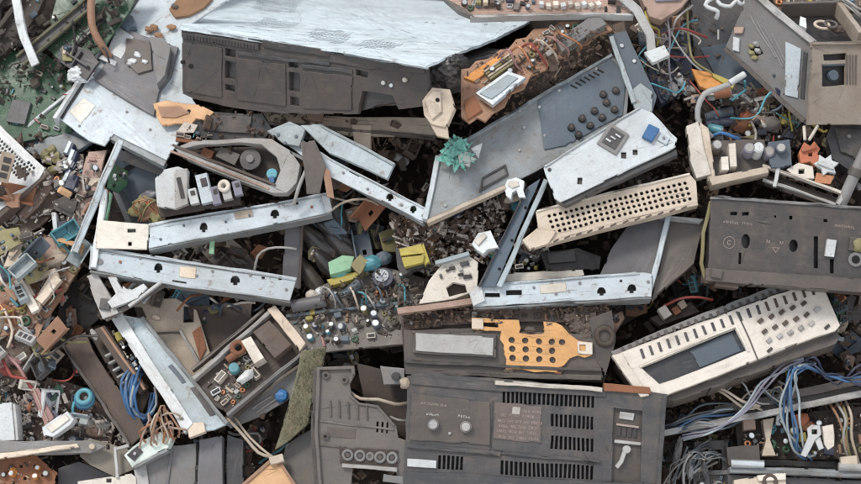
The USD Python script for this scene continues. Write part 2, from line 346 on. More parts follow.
    def letters(s, c, n, w, h, ang, z, mat, f=None, **k):
        """a short line of worn lettering too small to read in the photograph"""
        rng = random.Random(int(c[0] * 7 + c[1] * 13)); L = []; x = -n * w / 2
        for _ in range(n):
            a = w * .68; t = max(.35, h * .17)
            for q in rng.sample([(x, -h / 2, x + t, h / 2), (x + a - t, -h / 2, x + a, h / 2), (x, h / 2 - t, x + a, h / 2), (x, -t / 2, x + a, t / 2), (x, -h / 2, x + a, -h / 2 + t)], 3): L.append(Polygon([(q[0], q[1]), (q[2], q[1]), (q[2], q[3]), (q[0], q[3])]))
            x += w
        m = extr(union_all(L), 0, .35); m.apply_transform(trimesh.transformations.rotation_matrix(math.radians(ang), [0, 0, 1])); q = (f or s.f).q(c); m.apply_translation([*q, z])
        return s.add('lettering', m, mat, f, **k)
    def scatter(s, pts, n, seed, size=1.0, kinds='chip cap res con coil box', z=0, f=None, cols=None, dens=0.92):
        """soldered components over a polygon, each a part"""
        f2 = f or s.f; P = f2.poly(pts); rng = random.Random(seed); kinds = kinds.split(); x0, y0, x1, y1 = P.bounds; used = []
        tr = np.random.RandomState(seed + 500); V = []; Fc = []; made = 0
        for _ in range(n * 14):
            x, y = tr.uniform(x0, x1), tr.uniform(y0, y1)
            if made >= n * 5 or not P.contains(Point(x, y)): continue
            r = tr.uniform(.5, 1.5) * size; m = crumb(rng, r); m.apply_transform(trimesh.transformations.rotation_matrix(tr.uniform(0, 6.28), [0, 0, 1], [0, 0, 0])); V.append(m.vertices + [x, y, z + r * .35]); Fc.append(m.faces + len(m.vertices) * 0 + sum(len(q) for q in V[:-1])); made += 1
        if V:
            p = s.add('small_components', trimesh.Trimesh(np.vstack(V), np.vstack(Fc), process=False), 'crumbs_parts', f); stage.GetPrimAtPath(p).SetCustomDataByKey('kind', 'stuff')
        tries = 0
        while n > 0 and tries < 900:
            tries += 1
            x, y = rng.uniform(x0, x1), rng.uniform(y0, y1); r0 = rng.uniform(2.6, 6.2) * size
            if not P.buffer(-r0 * .5).contains(Point(x, y)): continue
            if any((x - a) ** 2 + (y - b) ** 2 < ((r0 + c) * dens) ** 2 for a, b, c in used): continue
            used.append((x, y, r0)); n -= 1; k = rng.choice(kinds); an = rng.choice([0, 90]) + rng.uniform(-14, 14)
            R = trimesh.transformations.rotation_matrix(math.radians(an), [0, 0, 1]); T = trimesh.transformations.translation_matrix([x, y, z])
            tilt = trimesh.transformations.rotation_matrix(rng.uniform(-.3, .3), [1, .4, 0])
            def put(name, m, mat, sm=False, parent=None):
                m.apply_transform(T @ R @ tilt); return s.add(name, m, mat, f, smooth=sm, parent=parent)
            if k == 'chip': put('chip', bx(-r0, -r0 * .5, -.5, r0, r0 * .5, 2.6), rng.choice(['black', 'charcoal', 'dark_grey']))
            elif k == 'cap':
                h = r0 * rng.uniform(1.2, 2.4); r = r0 * .7; mat = rng.choice(cols or ['navy', 'black', 'slate', 'charcoal', 'olive', 'dark_brown', 'lilac'])
                m = put('capacitor', cylm([0, 0, -1], [0, 0, h], r, 14), mat, 40); put('top', cylm([0, 0, h - .2], [0, 0, h + .3], r * .82, 14), 'silver', 40, m)
            elif k == 'res': put('resistor', cylm([-r0, 0, 1.6], [r0, 0, 1.6], r0 * .3, 9), rng.choice(['pink', 'cyan', 'tan_board', 'brown', 'beige']), 40)
            elif k == 'con':
                m = put('connector', bx(-r0, -r0 * .55, -.5, r0, r0 * .55, r0 * 1.1), rng.choice(['white', 'white_warm', 'cream', 'beige']))
                put('socket', bx(-r0 * .8, -r0 * .32, r0 * 1.1 - .3, r0 * .8, r0 * .32, r0 * 1.1 + .15), 'charcoal', parent=m)
            elif k == 'coil':
                t = trimesh.creation.torus(r0 * .62, r0 * .34, major_sections=16, minor_sections=7); t.apply_translation([0, 0, r0 * .3]); put('coil', t, rng.choice(['copper', 'olive', 'brown', 'green']), True)
            elif k == 'box':
                put('relay', bx(-r0 * .9, -r0 * .65, -.5, r0 * .9, r0 * .65, r0 * rng.uniform(.8, 1.6)), rng.choice(['slate', 'navy', 'dark_brown', 'yellow', 'light_grey', 'black', 'taupe']))
            elif k == 'sink':
                m = bx(-r0, -r0 * .7, -.5, r0, r0 * .7, 2)
                h = put('heat_sink', m, 'silver')
                for i in range(4): put('fin', bx(-r0, -r0 * .7 + i * r0 * .45, 2, r0, -r0 * .7 + i * r0 * .45 + .8, r0), 'silver', parent=h)

ORD = ['first', 'second', 'third', 'fourth', 'fifth', 'sixth', 'seventh', 'eighth', 'ninth', 'tenth']
JIT = random.Random(5)
def jit(pts, k):
    return [tuple(v + JIT.uniform(-k, k) for v in p) for p in pts]

def wire(name, label, pts, r, mat, cat='cable', group=None, seg=7):
    """a loose cable is one mesh of its own"""
    P = spline([ray(*p) for p in pts]); m = tubem(P, r, seg); o = P[0]
    p = unique('/World', name); v = (warp(m.vertices) - o) * S @ RW.T
    g = usdkit.mesh(stage, p, trimesh.Trimesh(v, m.faces, process=False), MATS[mat], True)
    g.AddTranslateOp().Set(Gf.Vec3d(*map(float, TARGET + S * RW @ o)))
    data(g.GetPrim(), label, cat, group)

def single(name, label, cat, f, m, mat, smooth=False, kind=None, group=None):
    """a thing that is one mesh, given in the units of f"""
    p = unique('/World', name); v = warp(f.pile(m.vertices)); o = f.o
    g = usdkit.mesh(stage, p, trimesh.Trimesh((v - o) * S @ RW.T, m.faces, process=False), MATS[mat], smooth)
    g.AddTranslateOp().Set(Gf.Vec3d(*map(float, TARGET + S * RW @ o)))
    data(g.GetPrim(), label, cat, group, kind); return p

def crumb(rng, size):
    k = rng.random(); a = size * rng.uniform(.5, 1.3)
    if k < .42: m = bx(-a, -a * rng.uniform(.2, .8), -a * .2, a, a * rng.uniform(.2, .8), a * rng.uniform(.1, .5))
    elif k < .75:
        v = np.array([[rng.uniform(-1, 1) for _ in range(3)] for _ in range(4)]) * a * [1.2, .8, .8]; m = trimesh.Trimesh(v, [[0, 1, 2], [0, 2, 3], [0, 3, 1], [1, 3, 2]], process=False)
        if np.linalg.det(v[1:] - v[0]) > 0: m.invert()
    elif k < .9: m = bx(-a * 1.7, -a * .16, -a * .16, a * 1.7, a * .16, a * .16)
    else: m = cylm([0, -a * .5, 0], [0, a * .5, 0], a * .4, 7)
    return m

def stuff(name, label, cat, zone, n, w, mat, size=(2, 6), seed=1, spread=8, only=None):
    """uncountable crumbs over a photo zone at depth w (number or function)"""
    rng = random.Random(seed); P = Polygon(zone); x0, y0, x1, y1 = P.bounds; V = []; Fc = []; nv = 0; made = 0
    nr = np.random.RandomState(seed)
    while made < n:
        px, py = rng.uniform(x0, x1), rng.uniform(y0, y1)
        if not P.contains(Point(px, py)): continue
        made += 1
        ww = (w(px, py) if callable(w) else w) + rng.uniform(-.6, 1) * spread
        m = crumb(rng, rng.uniform(*size) * (1.9 if rng.random() < .06 else 1)); q = nr.normal(size=4); m.apply_transform(trimesh.transformations.quaternion_matrix(q / np.linalg.norm(q)))
        V.append(m.vertices + ray(px, py, ww)); Fc.append(m.faces + nv); nv += len(m.vertices)
    f = F((x0 + x1) / 2, (y0 + y1) / 2, 0); v = np.vstack(V)
    p = unique('/World', name); g = usdkit.mesh(stage, p, trimesh.Trimesh((v - f.o) * S @ RW.T, np.vstack(Fc), process=False), MATS[mat])
    g.AddTranslateOp().Set(Gf.Vec3d(*map(float, TARGET + S * RW @ f.o)))
    data(g.GetPrim(), label, cat, None, 'stuff')

# ---------------------------------------------------------------- ground and the body of the heap
def mound_w(px, py):
    px, py = np.asarray(px, float), np.asarray(py, float)
    p = np.stack([px * .016, py * .016, 0 * px + 3.3], -1)
    w = -70 + 46 * (meshkit.fbm(p, 4, 21) - .5)
    sm = lambda t: 1 / (1 + np.exp(-np.clip(t, -40, 40)))
    w = w - 330 * sm((px - 196) / 7.0) * sm((560 - px) / 9.0) * sm((58 - py) / 7.0)
    w = w - 42 * sm((125 - px) / 9.0) * sm((118 - py - .1 * px) / 9.0)
    w = w - 60 * sm((px - 118) / 8.0) * sm((262 - px) / 8.0) * sm((112 - py) / 8.0)
    w = w - np.maximum(0, 30 - py) * .9 - np.maximum(0, np.maximum(-60 - px, px - 920)) * .5
    return w - np.maximum(0, py - 560) * .12
gx_ = np.linspace(-640, 1500, 215); gy_ = np.linspace(-420, 1300, 173)
GX, GY = np.meshgrid(gx_, gy_); W = mound_w(GX, GY)
pv = np.stack([GX - 430.5, 242 - GY, W], -1).reshape(-1, 3); wv = TARGET + S * pv @ RW.T
ny, nx = GX.shape; idx = np.arange(ny * nx).reshape(ny, nx)
q = np.stack([idx[:-1, :-1], idx[1:, :-1], idx[1:, 1:], idx[:-1, 1:]], -1).reshape(-1, 4)
mnd = usdkit.mesh(stage, '/World/heap_ground', (wv, q), MATS['heap_soil'], True)
data(mnd.GetPrim(), 'dark earth and dust body of the scrap heap', 'ground', None, 'structure')
gr = usdkit.mesh(stage, '/World/ground', (np.array([[-60, -60, 0], [60, -60, 0], [60, 60, 0], [-60, 60, 0]], float), np.array([[0, 1, 2, 3]])), MATS['dirt'])
data(gr.GetPrim(), 'bare brown dirt ground around the heap', 'ground', None, 'structure')
# ================================================================ upper left
f = F(35, 95, -74, .1, .3, -20)
t = Thing('green_circuit_board', 'broken dark green circuit board under the bent white strip at the left edge', 'circuit board', f)
B = [(-18, 64), (10, 52), (40, 52), (62, 66), (78, 96), (72, 132), (20, 142), (-18, 142)]
t.slab('board', B, -2, 0, 'green'); t.scatter(B, 22, 11, .7, 'chip chip res cap con'); t.box('chip', (20, 114), 20, 24, 0, 4, 'dark_grey', 10)
f = F(95, 20, -80, .1, .3, 30)
t = Thing('green_circuit_board', 'dark green circuit board behind the tan hose', 'circuit board', f)
B = [(44, 44), (60, -18), (142, -18), (130, 10), (105, 46), (90, 58), (60, 62)]
t.slab('board', B, -2, 0, 'green'); t.scatter(B, 16, 12, .7, 'chip chip res cap')
t.bar('edge_rail', (60, 62), (105, 20), 4, 0, 5, 'charcoal')
f = F(25, 25, -84, 0, .2, 35)
t = Thing('broken_casing', 'crushed dark brown plastic casing in the top left corner', 'casing', f)
t.slab('shell', [(-20, -20), (52, -20), (38, 12), (20, 42), (2, 56), (-20, 64)], -14, 0, 'dark_brown', holes=[[(2, 8), (14, 4), (10, 24), (0, 26)]])
for i, (a, b) in enumerate((((-16, 52), (34, -16)), ((-16, 30), (14, -16)))): t.bar('rib', a, b, 4.5, 0, 7, 'dark_brown')
t.scatter([(-16, -16), (50, -16), (20, 50), (-16, 60)], 10, 5, .9, 'box chip res')
t = Thing('dark_rail', 'dark olive ribbed rail lying below the crushed brown casing', 'rail', F(55, 35, -70, 0, .2, 38))
t.bar('strip', (20, 62), (92, 2), 13, -3, 0, 'dark_grey'); t.bar('ridge', (17, 58), (89, -2), 2.2, 0, 4, 'moss'); t.bar('ridge', (23, 66), (95, 6), 2.2, 0, 4, 'moss')
f = F(25, 30, -52, .1, .1, -70)
single('bent_strip', 'bent narrow white plastic strip hanging down at the top left', 'plastic strip', f, extr(LineString([f.q(p) for p in ((14, -12), (24, 37), (36, 65))]).buffer(4.3, cap_style='flat', join_style='mitre'), -1.5, 1.5), 'white')
wire('hose', 'curved tan hose over the dark green board near the top left', [(93, -14, -70), (91, 10, -66), (94, 32, -62), (104, 49, -66), (112, 60, -84)], 4.2, 'tan_board', 'hose')
f = F(80, 74, -62, 0, .3)
single('crumpled_film', 'crumpled whitish film tucked against the rim of the white case', 'plastic film', f, lumpm(13, 9, 7, 4, .5, 4, 2.6), 'white', 35)
single('crumpled_film', 'small crumpled grey film on the green board near the white case', 'plastic film', F(68, 56, -72, 0, .2), lumpm(9, 11, 6, 9, .5, 4, 2.4), 'purple_grey', 35)

# white computer case
f = F(115, 90, -58, .11, .6, -22)
t = Thing('computer_case', 'large open white computer case with a dark grey tray inside', 'computer case', f)
p = t.slab('side_sheet', [(60, 119), (137, -14), (252, -14), (190, 26), (192, 100), (204, 116), (200, 126), (182, 138), (166, 161), (114, 134), (105, 146), (90, 141)], -2, 0, 'white_blue')
t.slab('folded_edge', [(114, 134), (166, 161), (163, 166), (110, 138)], -9, -1.5, 'panel_grey')
t.bar('rim', (57, 122), (138, -10), 4, -6, 8, 'white'); t.bar('seam', (62, 119), (142, -8), 2.2, -1, 1.6, 'charcoal')
tr = t.slab('drive_tray', [(95, 82), (112, 58), (127, 31), (142, 38), (154, 42), (179, 50), (172, 78), (160, 94), (155, 118)], 0, 5, 'purple_grey')
t.slab('tray_label', [(108, 55), (119, 29), (135, 40), (122, 62)], 5, 5.6, 'white', parent=tr); t.slab('tray_edge', [(103, 58), (118, 66), (116, 70), (100, 62)], 5, 7, 'white', parent=tr)
t.slab('latch', [(116, 27), (122, 16), (135, 22), (137, 31), (128, 34)], 0, 10, 'slate')
t.slab('bracket', [(153, 46), (166, 48), (173, 56), (168, 84), (160, 92), (157, 70)], 5, 16, 'grey'); t.slab('tray_panel', [(128, 42), (152, 46), (154, 74), (140, 78), (126, 66)], 5, 7.5, 'taupe')
for i, (x, y, r) in enumerate(((134, 66, 5), (140, 60, 4), (147, 67, 3.5), (139, 58, 3), (131, 69, 3))): t.lump('torn_label', (x, y), r, r * .7, 1.6, 8, 'white', i, .5)
for i, (x, y) in enumerate(((172, 30), (160, 38), (150, 32), (155, 30))): t.lump('foam_bit', (x, y), 5, 3.5, 2, 4, 'foam', i, .5)
t.slab('foam_patch', [(170, 12), (178, 2), (196, -6), (214, 0), (205, 10), (190, 18), (176, 20)], 0, 4, 'foam'); t.lump('foam_bit', (176, 10), 4, 3, 2, 5, 'brown', 3, .5)
for x, y in ((66, 108), (80, 126), (150, 130), (128, 112), (205, 4)): t.cyl('screw', (x, y), 1.5, 0, .8, 'grey')
t.slab('stain_label', [(70, 112), (84, 98), (96, 106), (82, 124)], 0, .5, 'white_warm')
f = F(185, 112, -22, .1, .3, -8)
t = Thing('torn_cardboard', 'torn orange tan cardboard below the left end of the top recorder', 'cardboard', f)
t.slab('sheet', [(153, 104), (166, 101), (184, 104), (200, 106), (214, 113), (206, 121), (196, 119), (190, 126), (176, 124), (163, 127), (157, 118)], -2, 1.5, 'peach', holes=[[(168, 114), (173, 113), (172, 118), (168, 118)]])
t.slab('sheet_layer', [(158, 108), (180, 107), (190, 114), (176, 119), (162, 118)], 1.5, 3, 'tan_board'); t.cyl('hole', (189, 112), 2, 1, 1.7, 'hole')
f = F(55, 125, -66, .2, .3, 30)
t = Thing('scrap_sheet', 'grey metal panel with a thin white rim under the white computer case', 'metal panel', f)
t.slab('panel', [(16, 141), (72, 94), (68, 112), (62, 122), (94, 142), (80, 152), (48, 164), (36, 158)], -3, 0, 'slate')
t.slab('lower_panel', [(26, 150), (60, 131), (92, 143), (76, 153), (46, 164)], 0, 2.5, 'panel_grey'); t.bar('rim', (16, 140), (74, 92), 3.2, -4, 6, 'white')

# perforated grille at the left edge
f = F(12, 168, -22, .25, .35, -43)
t = Thing('perforated_grille', 'white perforated metal grille at the left edge', 'grille', f)
hs = []
for i in range(-9, 9):
    for j in range(-5, 8):
        c = f.q((14, 165)) + [i * 4.3 + (j % 2) * 2.15, j * 4.2 - 8]
        hs.append(Point(*c).buffer(1.6, quad_segs=2))
zone = f.poly([(-14, 126), (3, 138), (40, 169), (19, 182), (-2, 164), (-14, 166)])
P0 = f.poly([(-18, 108), (0, 124), (46, 168), (40, 178), (-4, 214), (-18, 226)])
from shapely import union_all
t.add('sheet', extr(P0.difference(union_all([h for h in hs if zone.contains(h)])), -2, 0), 'white')
t.slab('backing', [(-18, 112), (0, 128), (42, 168), (-4, 208), (-18, 216)], -9, -7, 'slate'); t.bar('bottom_edge', (48, 170), (-10, 222), 7, -14, -1, 'brown'); t.cyl('hole', (9, 175), 1.8, -.5, .4, 'hole')

# ================================================================ left boards
f = F(35, 200, -34, .1, .35, 40)
t = Thing('brown_circuit_board', 'brown board with a pinkish sheet below the white perforated grille', 'circuit board', f)
B = [(0, 232), (16, 210), (46, 174), (60, 156), (84, 154), (86, 180), (62, 206), (40, 226), (14, 240)]
t.slab('board', B, -3, 0, 'pcb_brown'); t.slab('pink_sheet', [(18, 212), (46, 178), (53, 188), (40, 206), (22, 222)], 0, 2, 'pink_board')
t.scatter([(44, 178), (58, 160), (82, 158), (84, 178), (60, 200)], 18, 31, 1.0, 'coil cap con box res', cols=['slate', 'olive', 'navy', 'light_grey'])
for i, (x, y) in enumerate(((53, 152), (58, 160), (50, 162), (55, 172), (47, 156), (62, 168))): t.lump('coil', (x, y), 6, 4.5, 4, 5, 'olive', i, .5, ang=i * 50)
for x, y in ((72, 152), (75, 160), (72, 170), (70, 180)):
    c = t.box('relay', (x, y), 14, 7, 0, 9, 'navy', 28); t.box('relay_top', (x - .6, y - 1), 13, 4, 9, 9.8, 'white_blue', 28, parent=c)
t.box('relay', (75, 186), 15, 10, 0, 13, 'navy', 30); t.bar('strap', (40, 216), (96, 194), 4, 2, 5, 'dark_brown'); t.bar('edge', (2, 232), (50, 174), 5, -2, 4, 'taupe')
f = F(80, 205, -28, .1, .2, 72)
t = Thing('narrow_board', 'narrow salmon coloured board strip beside the long white steel strip', 'circuit board', f)
B = [(88, 152), (107, 150), (96, 196), (76, 252), (58, 262), (62, 226), (78, 190)]
t.slab('board', B, -3, 0, 'pcb_pink'); t.scatter(B, 16, 8, .8, 'res con cap chip', cols=['navy', 'slate', 'light_grey'])
t.box('relay', (64, 232), 18, 12, 0, 11, 'navy', 25); t.box('relay_cover', (58, 225), 20, 4.5, 2, 13, 'white', 25); t.box('transformer', (50, 250), 22, 16, -3, 9, 'pink_board', 40)
f = F(35, 280, -16, .1, .35, 42)
t = Thing('crowded_circuit_board', 'crowded reddish circuit board with cream plastic frames at the left edge', 'circuit board', f)
B = [(-18, 238), (12, 228), (42, 232), (80, 262), (79, 268), (48, 316), (20, 332), (-18, 340)]
t.slab('board', B, -3, 0, 'pcb_tan')
t.slab('cream_frame', [(18, 286), (58, 272), (62, 280), (40, 316), (32, 310)], 8, 13, 'cream', holes=[[(31, 287), (53, 279), (39, 300)]])
t.slab('cream_frame', [(36, 250), (46, 242), (62, 240), (72, 256), (66, 264), (30, 280), (28, 268)], 4, 12, 'beige', holes=[[(36, 258), (50, 251), (56, 257), (48, 264), (38, 264)]])
t.bar('cream_bar', (42, 306), (62, 282), 9, 10, 16, 'cream'); t.bar('cream_bar', (22, 284), (40, 316), 9, 12, 17, 'white_warm')
t.slab('grey_block', [(2, 268), (10, 258), (20, 266), (14, 282), (4, 282)], 0, 14, 'slate')
t.scatter(B, 70, 77, 1.0, 'box cap res con coil chip con', cols=['slate', 'navy', 'brown', 'lilac', 'rust'])
for i, (x, y) in enumerate(((8, 246), (26, 240), (-6, 254), (18, 252))): t.lump('crushed_coil', (x, y), 8, 5, 4, 4, ['rust', 'red', 'purple_grey', 'rust'][i], i, .5)
f = F(20, 345, -10, .1, .3, 30)
t = Thing('strapped_circuit_board', 'dark circuit board crossed by pale plastic straps at the left edge', 'circuit board', f)
B = [(-18, 330), (50, 314), (44, 346), (26, 374), (-18, 396)]
t.slab('board', B, -3, 0, 'pcb_brown'); t.scatter(B, 30, 19, 1.0, 'box cap chip res con', cols=['brown', 'slate', 'olive'])
t.bar('strap', (-12, 350), (52, 308), 4, 9, 12, 'cream'); t.bar('strap', (4, 308), (44, 346), 4, 12, 15, 'white'); t.bar('edge', (50, 313), (42, 346), 2, 0, 9, 'light_grey'); t.bar('edge', (42, 346), (24, 374), 2, 0, 9, 'light_grey'); t.wire('lead', [(4, 308, 4), (12, 330, 8), (8, 348, 8)], 1.4, 'cream')
for i, (x, y) in enumerate(((8, 372), (16, 362), (20, 374), (2, 366))): t.lump('crushed_coil', (x, y), 8, 4, 4, 4, ['red', 'pink', 'rust', 'pink'][i], i + 3, .5, ang=-50)
t.wire('lead', [(0, 348, 8), (18, 366, 14), (26, 380, 10), (46, 420, 2)], 1.8, 'pink'); t.wire('lead', [(2, 356, 8), (12, 376, 14), (24, 378, 12), (34, 392, 8)], 1.6, 'red')

# ================================================================ white chassis left of centre
f = F(95, 200, 4, .15, .15, 70)
t = Thing('steel_strip', 'long white steel strip leaning from the white computer case down to the left boards', 'steel strip', f)
t.bar('face', (121, 140), (74, 252), 6, -2, 0, 'white_blue'); t.bar('flange', (117, 142), (70, 252), 2, -9, .5, 'white')
f = F(145, 205, -44, .15, -.1, 0)
t = Thing('drive_bay', 'dark blue grey drive bay in the hollow behind the white chassis', 'drive bay', f)
t.slab('back_plate', [(110, 156), (122, 142), (162, 160), (172, 200), (146, 236), (120, 244), (104, 222)], -4, 0, 'slate'); t.bar('slot', (113, 178), (146, 158), 5, 0, 3, 'hole'); t.bar('divider', (116, 180), (138, 236), 6, 0, 14, 'panel_grey')
t.slab('lower_plate', [(104, 194), (120, 192), (134, 232), (100, 240)], 0, 6, 'dark_brown'); t.slab('side_plate', [(118, 146), (164, 166), (170, 178), (122, 160)], 0, 10, 'dark_grey'); t.bar('latch', (114, 182), (113, 174), 6, 0, 6, 'black')
f = F(190, 248, 12, .02, .22, -8)
t = Thing('white_chassis', 'white steel chassis of crossing rails with a cream corner plate', 'metal chassis', f)
arch = lambda c, w, h: [(c[0] - w, c[1] + h * .5), (c[0] - w, c[1] - h * .2), (c[0] - w * .6, c[1] - h * .85), (c[0], c[1] - h), (c[0] + w * .6, c[1] - h * .85), (c[0] + w, c[1] - h * .2), (c[0] + w, c[1] + h * .5), (c[0] + w * .45, c[1] + h * .5), (c[0] + w * .45, c[1] + h), (c[0] - w * .45, c[1] + h), (c[0] - w * .45, c[1] + h * .5)]
hl = lambda c, w, h: [(c[0] - w, c[1] - h), (c[0] + w, c[1] - h), (c[0] + w, c[1] + h), (c[0] - w, c[1] + h)]
t.slab('lower_rail', [(90, 246), (180, 260), (297, 278), (290, 301), (180, 287), (88, 269)], -2, 0, 'white_blue', holes=[arch((158, 268), 4, 4.6), arch((235, 281), 4.4, 4.6), hl((263, 279), 1.6, 1.2), hl((280, 279), 1.6, 1.6)])
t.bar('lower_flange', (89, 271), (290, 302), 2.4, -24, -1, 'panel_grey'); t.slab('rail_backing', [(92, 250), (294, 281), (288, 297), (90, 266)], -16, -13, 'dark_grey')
t.cyl('rivet', (99, 262), 3.4, 0, 1, 'grey'); t.cyl('rivet', (112, 254), 1, 0, .6, 'grey')
g = F(240, 222, 8, .0, .25, 9)
t.slab('upper_rail', [(148, 224), (240, 208), (327, 193), (331, 213), (240, 232), (148, 249)], -2, 0, 'white_blue', f=g, holes=[arch((204, 228), 3.8, 4.8), arch((275, 214), 4.2, 4.6), hl((297, 203), 1.6, 1.4)])
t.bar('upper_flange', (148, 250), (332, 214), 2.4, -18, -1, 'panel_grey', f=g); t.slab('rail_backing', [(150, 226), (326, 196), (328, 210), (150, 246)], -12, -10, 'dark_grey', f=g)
t.slab('end_tab', [(322, 196), (330, 198), (333, 212), (326, 214)], 0, 3, 'white', f=g)
t.slab('corner_plate', [(98, 221), (149, 226), (148, 251), (96, 249)], 2, 5, 'white_warm', holes=[hl((132, 232), 4, 1.8), hl((131, 245), 1.8, 2)])
for x, y in ((120, 262), (140, 258), (196, 276), (212, 272), (250, 276), (286, 290), (100, 252)): t.cyl('screw', (x, y), 1.5, 0, 1, 'grey' if x % 3 else 'rust', seg=8)
t.slab('sticker', [(180, 266), (196, 268), (195, 279), (179, 277)], 0, .4, 'cream'); t.bar('press_line', (92, 250.5), (296, 281), 1.2, 0, 1, 'white_blue'); t.bar('slot', (172, 281), (186, 283), 1.6, -.2, .3, 'hole')
for x, y in ((160, 240), (184, 226), (226, 222), (250, 216), (312, 208)): t.cyl('screw', (x, y), 1.4, 0, .9, 'slate' if x % 3 else 'rust', f=g, seg=8)
t.slab('sticker', [(234, 212), (252, 209), (254, 217), (236, 220)], 0, .4, 'beige', f=g); t.bar('press_line', (150, 227), (326, 196), 1.2, 0, 1, 'white_blue', f=g)
t.bar('left_rail', (105, 190), (93, 268), 6, -2, 3, 'white'); t.bar('left_lip', (110, 192), (99, 246), 2, -10, -2, 'green_light')
t.bar('leg', (214, 214), (210, 252), 5, -12, -9, 'green_light')

f = F(195, 195, 10, 0, .1, 9)
t = Thing('connector_strip', 'row of white and lilac power sockets above the white chassis rail', 'connector block', f)
t.slab('base', [(158, 206), (240, 194), (242, 204), (160, 218)], -6, 0, 'dark_brown')
t.slab('tall_socket', [(157, 180), (166, 171), (180, 168), (190, 172), (188, 204), (176, 212), (159, 208)], 0, 12, 'white'); t.slab('socket_side', [(177, 172), (189, 170), (190, 206), (178, 211)], 0, 14, 'light_grey'); t.box('slot', (183, 190), 4, 22, 14, 14.6, 'charcoal', 4)
for x, y, w, h, m in ((195, 198, 9, 16, 'white'), (206, 190, 12, 30, 'white_blue'), (217, 197, 8, 18, 'lilac'), (228, 193, 9, 17, 'light_grey'), (239, 190, 8, 14, 'lilac')):
    c = t.box('socket', (x, y), w, h, 0, 13, m, 5); t.box('opening', (x, y - h * .2), w * .5, h * .3, 13, 13.5, 'charcoal', 5, parent=c)
t.ring('knob', (226, 188), 4.5, 2.2, 14, 'white_warm')
f = F(146, 206, -14, 0, .2)
t = Thing('wire_wad', 'wad of olive and copper coil wire left of the white power sockets', 'wire wad', f)
for i, (x, y, m) in enumerate(((140, 210, 'olive'), (150, 212, 'tan_board'), (146, 203, 'olive'), (156, 216, 'olive'), (152, 198, 'purple_grey'))): t.lump('wad', (x, y), 11, 8, 7, 0, m, i, .5, ang=i * 40)
for i in range(7):
    a = i * .9; t.wire('strand', [(138 + i * 3, 222, -10), (140 + 8 * math.cos(a), 205 + 5 * math.sin(a), -2), (150 + 7 * math.sin(a * 2), 200, 0), (160, 214 + i, -8)], .8, ['copper', 'olive', 'tan_board'][i % 3])

# oval bezel
f = F(238, 165, 6, .1, .2, -12)
t = Thing('oval_bezel', 'pale grey oval plastic bezel with a dark wheel and blue plug inside', 'bezel', f)
t.slab('bezel', [(176, 149), (196, 141), (244, 139), (272, 140), (290, 152), (300, 166), (297, 184), (287, 194), (274, 194), (240, 182), (206, 168), (182, 157)], -10, 3, 'light_grey', holes=[[(184, 150), (204, 145), (240, 143), (262, 146), (277, 158), (281, 172), (276, 184), (270, 186), (240, 174), (206, 160)]])
t.slab('back', [(180, 146), (270, 142), (292, 170), (282, 192), (200, 162)], -22, -18, 'dark_brown')
w_ = t.cyl('wheel', (249, 158), 11, -16, -6, 'charcoal'); t.cyl('hub', (249, 158), 4, -6, -4, 'grey', parent=w_); t.box('motor', (226, 154), 22, 12, -18, -8, 'taupe', -12); t.box('motor', (205, 151), 12, 8, -18, -10, 'rust', -12)
b_ = t.cyl('blue_plug', (272, 174), 5.5, -16, 0, 'cyan', seg=10); t.box('tip', (272, 180), 5, 6, -16, 1, 'blue', 20, parent=b_)
t.bar('rail', (174, 146), (276, 186), 2.4, 0, 5, 'brown'); t.bar('rail', (172, 152), (270, 190), 2.2, -2, 4, 'pink_board')

# ================================================================ top recorder
f = F(300, 75, 18, .5, -.2, -9.3)
t = Thing('video_recorder', 'dusty video recorder with a pale vented cover at the top of the heap', 'video recorder', f)
FP = [(181, 30), (426, 68), (427, 106), (398, 110), (392, 96), (362, 92), (358, 116), (300, 115), (262, 112), (222, 106), (183, 97)]
t.slab('chassis', [(184, 33), (422, 71), (422, 102), (390, 104), (358, 113), (300, 112), (186, 95)], -226, -6, 'charcoal')
fr = t.slab('front_panel', FP, -6, 0, 'recorder_dark', holes=[[(225, 48), (236, 50), (236, 58), (225, 56)], [(225, 61), (236, 63), (236, 80), (225, 78)], [(225, 84), (235, 86), (235, 92), (225, 90)],
    [(289, 60), (299, 62), (299, 68), (289, 66)], [(289, 71), (300, 73), (300, 92), (289, 90)], [(290, 96), (299, 98), (299, 107), (290, 105)], [(355, 70), (368, 73), (367, 79), (355, 76)], [(243, 65), (253, 66), (253, 69), (243, 68)]])
t.slab('recess_back', [(186, 36), (420, 74), (420, 104), (360, 110), (190, 92)], -9, -7, 'dark_brown')
t.slab('cassette_flap', [(264, 40), (330, 50), (330, 57), (264, 47)], 0, 2.2, 'charcoal', parent=fr); t.slab('front_strip', [(183, 32), (260, 44), (260, 50), (183, 38)], 0, 2.5, 'dark_plastic', parent=fr)
for a in range(22): t.bar('rib', (188 + a * 3.2, 34.5 + a * .5), (188 + a * 3.2, 39 + a * .5), 1.2, 2.5, 3.4, 'charcoal', parent=fr)
t.slab('trim', [(238, 51), (330, 63), (330, 66), (238, 55)], 0, 2, 'dark_grey', parent=fr); t.slab('trim', [(303, 64), (352, 71), (352, 75), (303, 68)], 0, 2, 'dark_grey', parent=fr)
t.slab('door', [(238, 58), (286, 64), (286, 106), (238, 100)], 0, 1.4, 'recorder_dark', parent=fr); t.slab('door', [(303, 71), (352, 78), (352, 112), (303, 109)], 0, 1.4, 'recorder_dark', parent=fr); t.slab('door', [(186, 42), (222, 48), (222, 98), (186, 92)], 0, 1.2, 'dark_plastic', parent=fr)
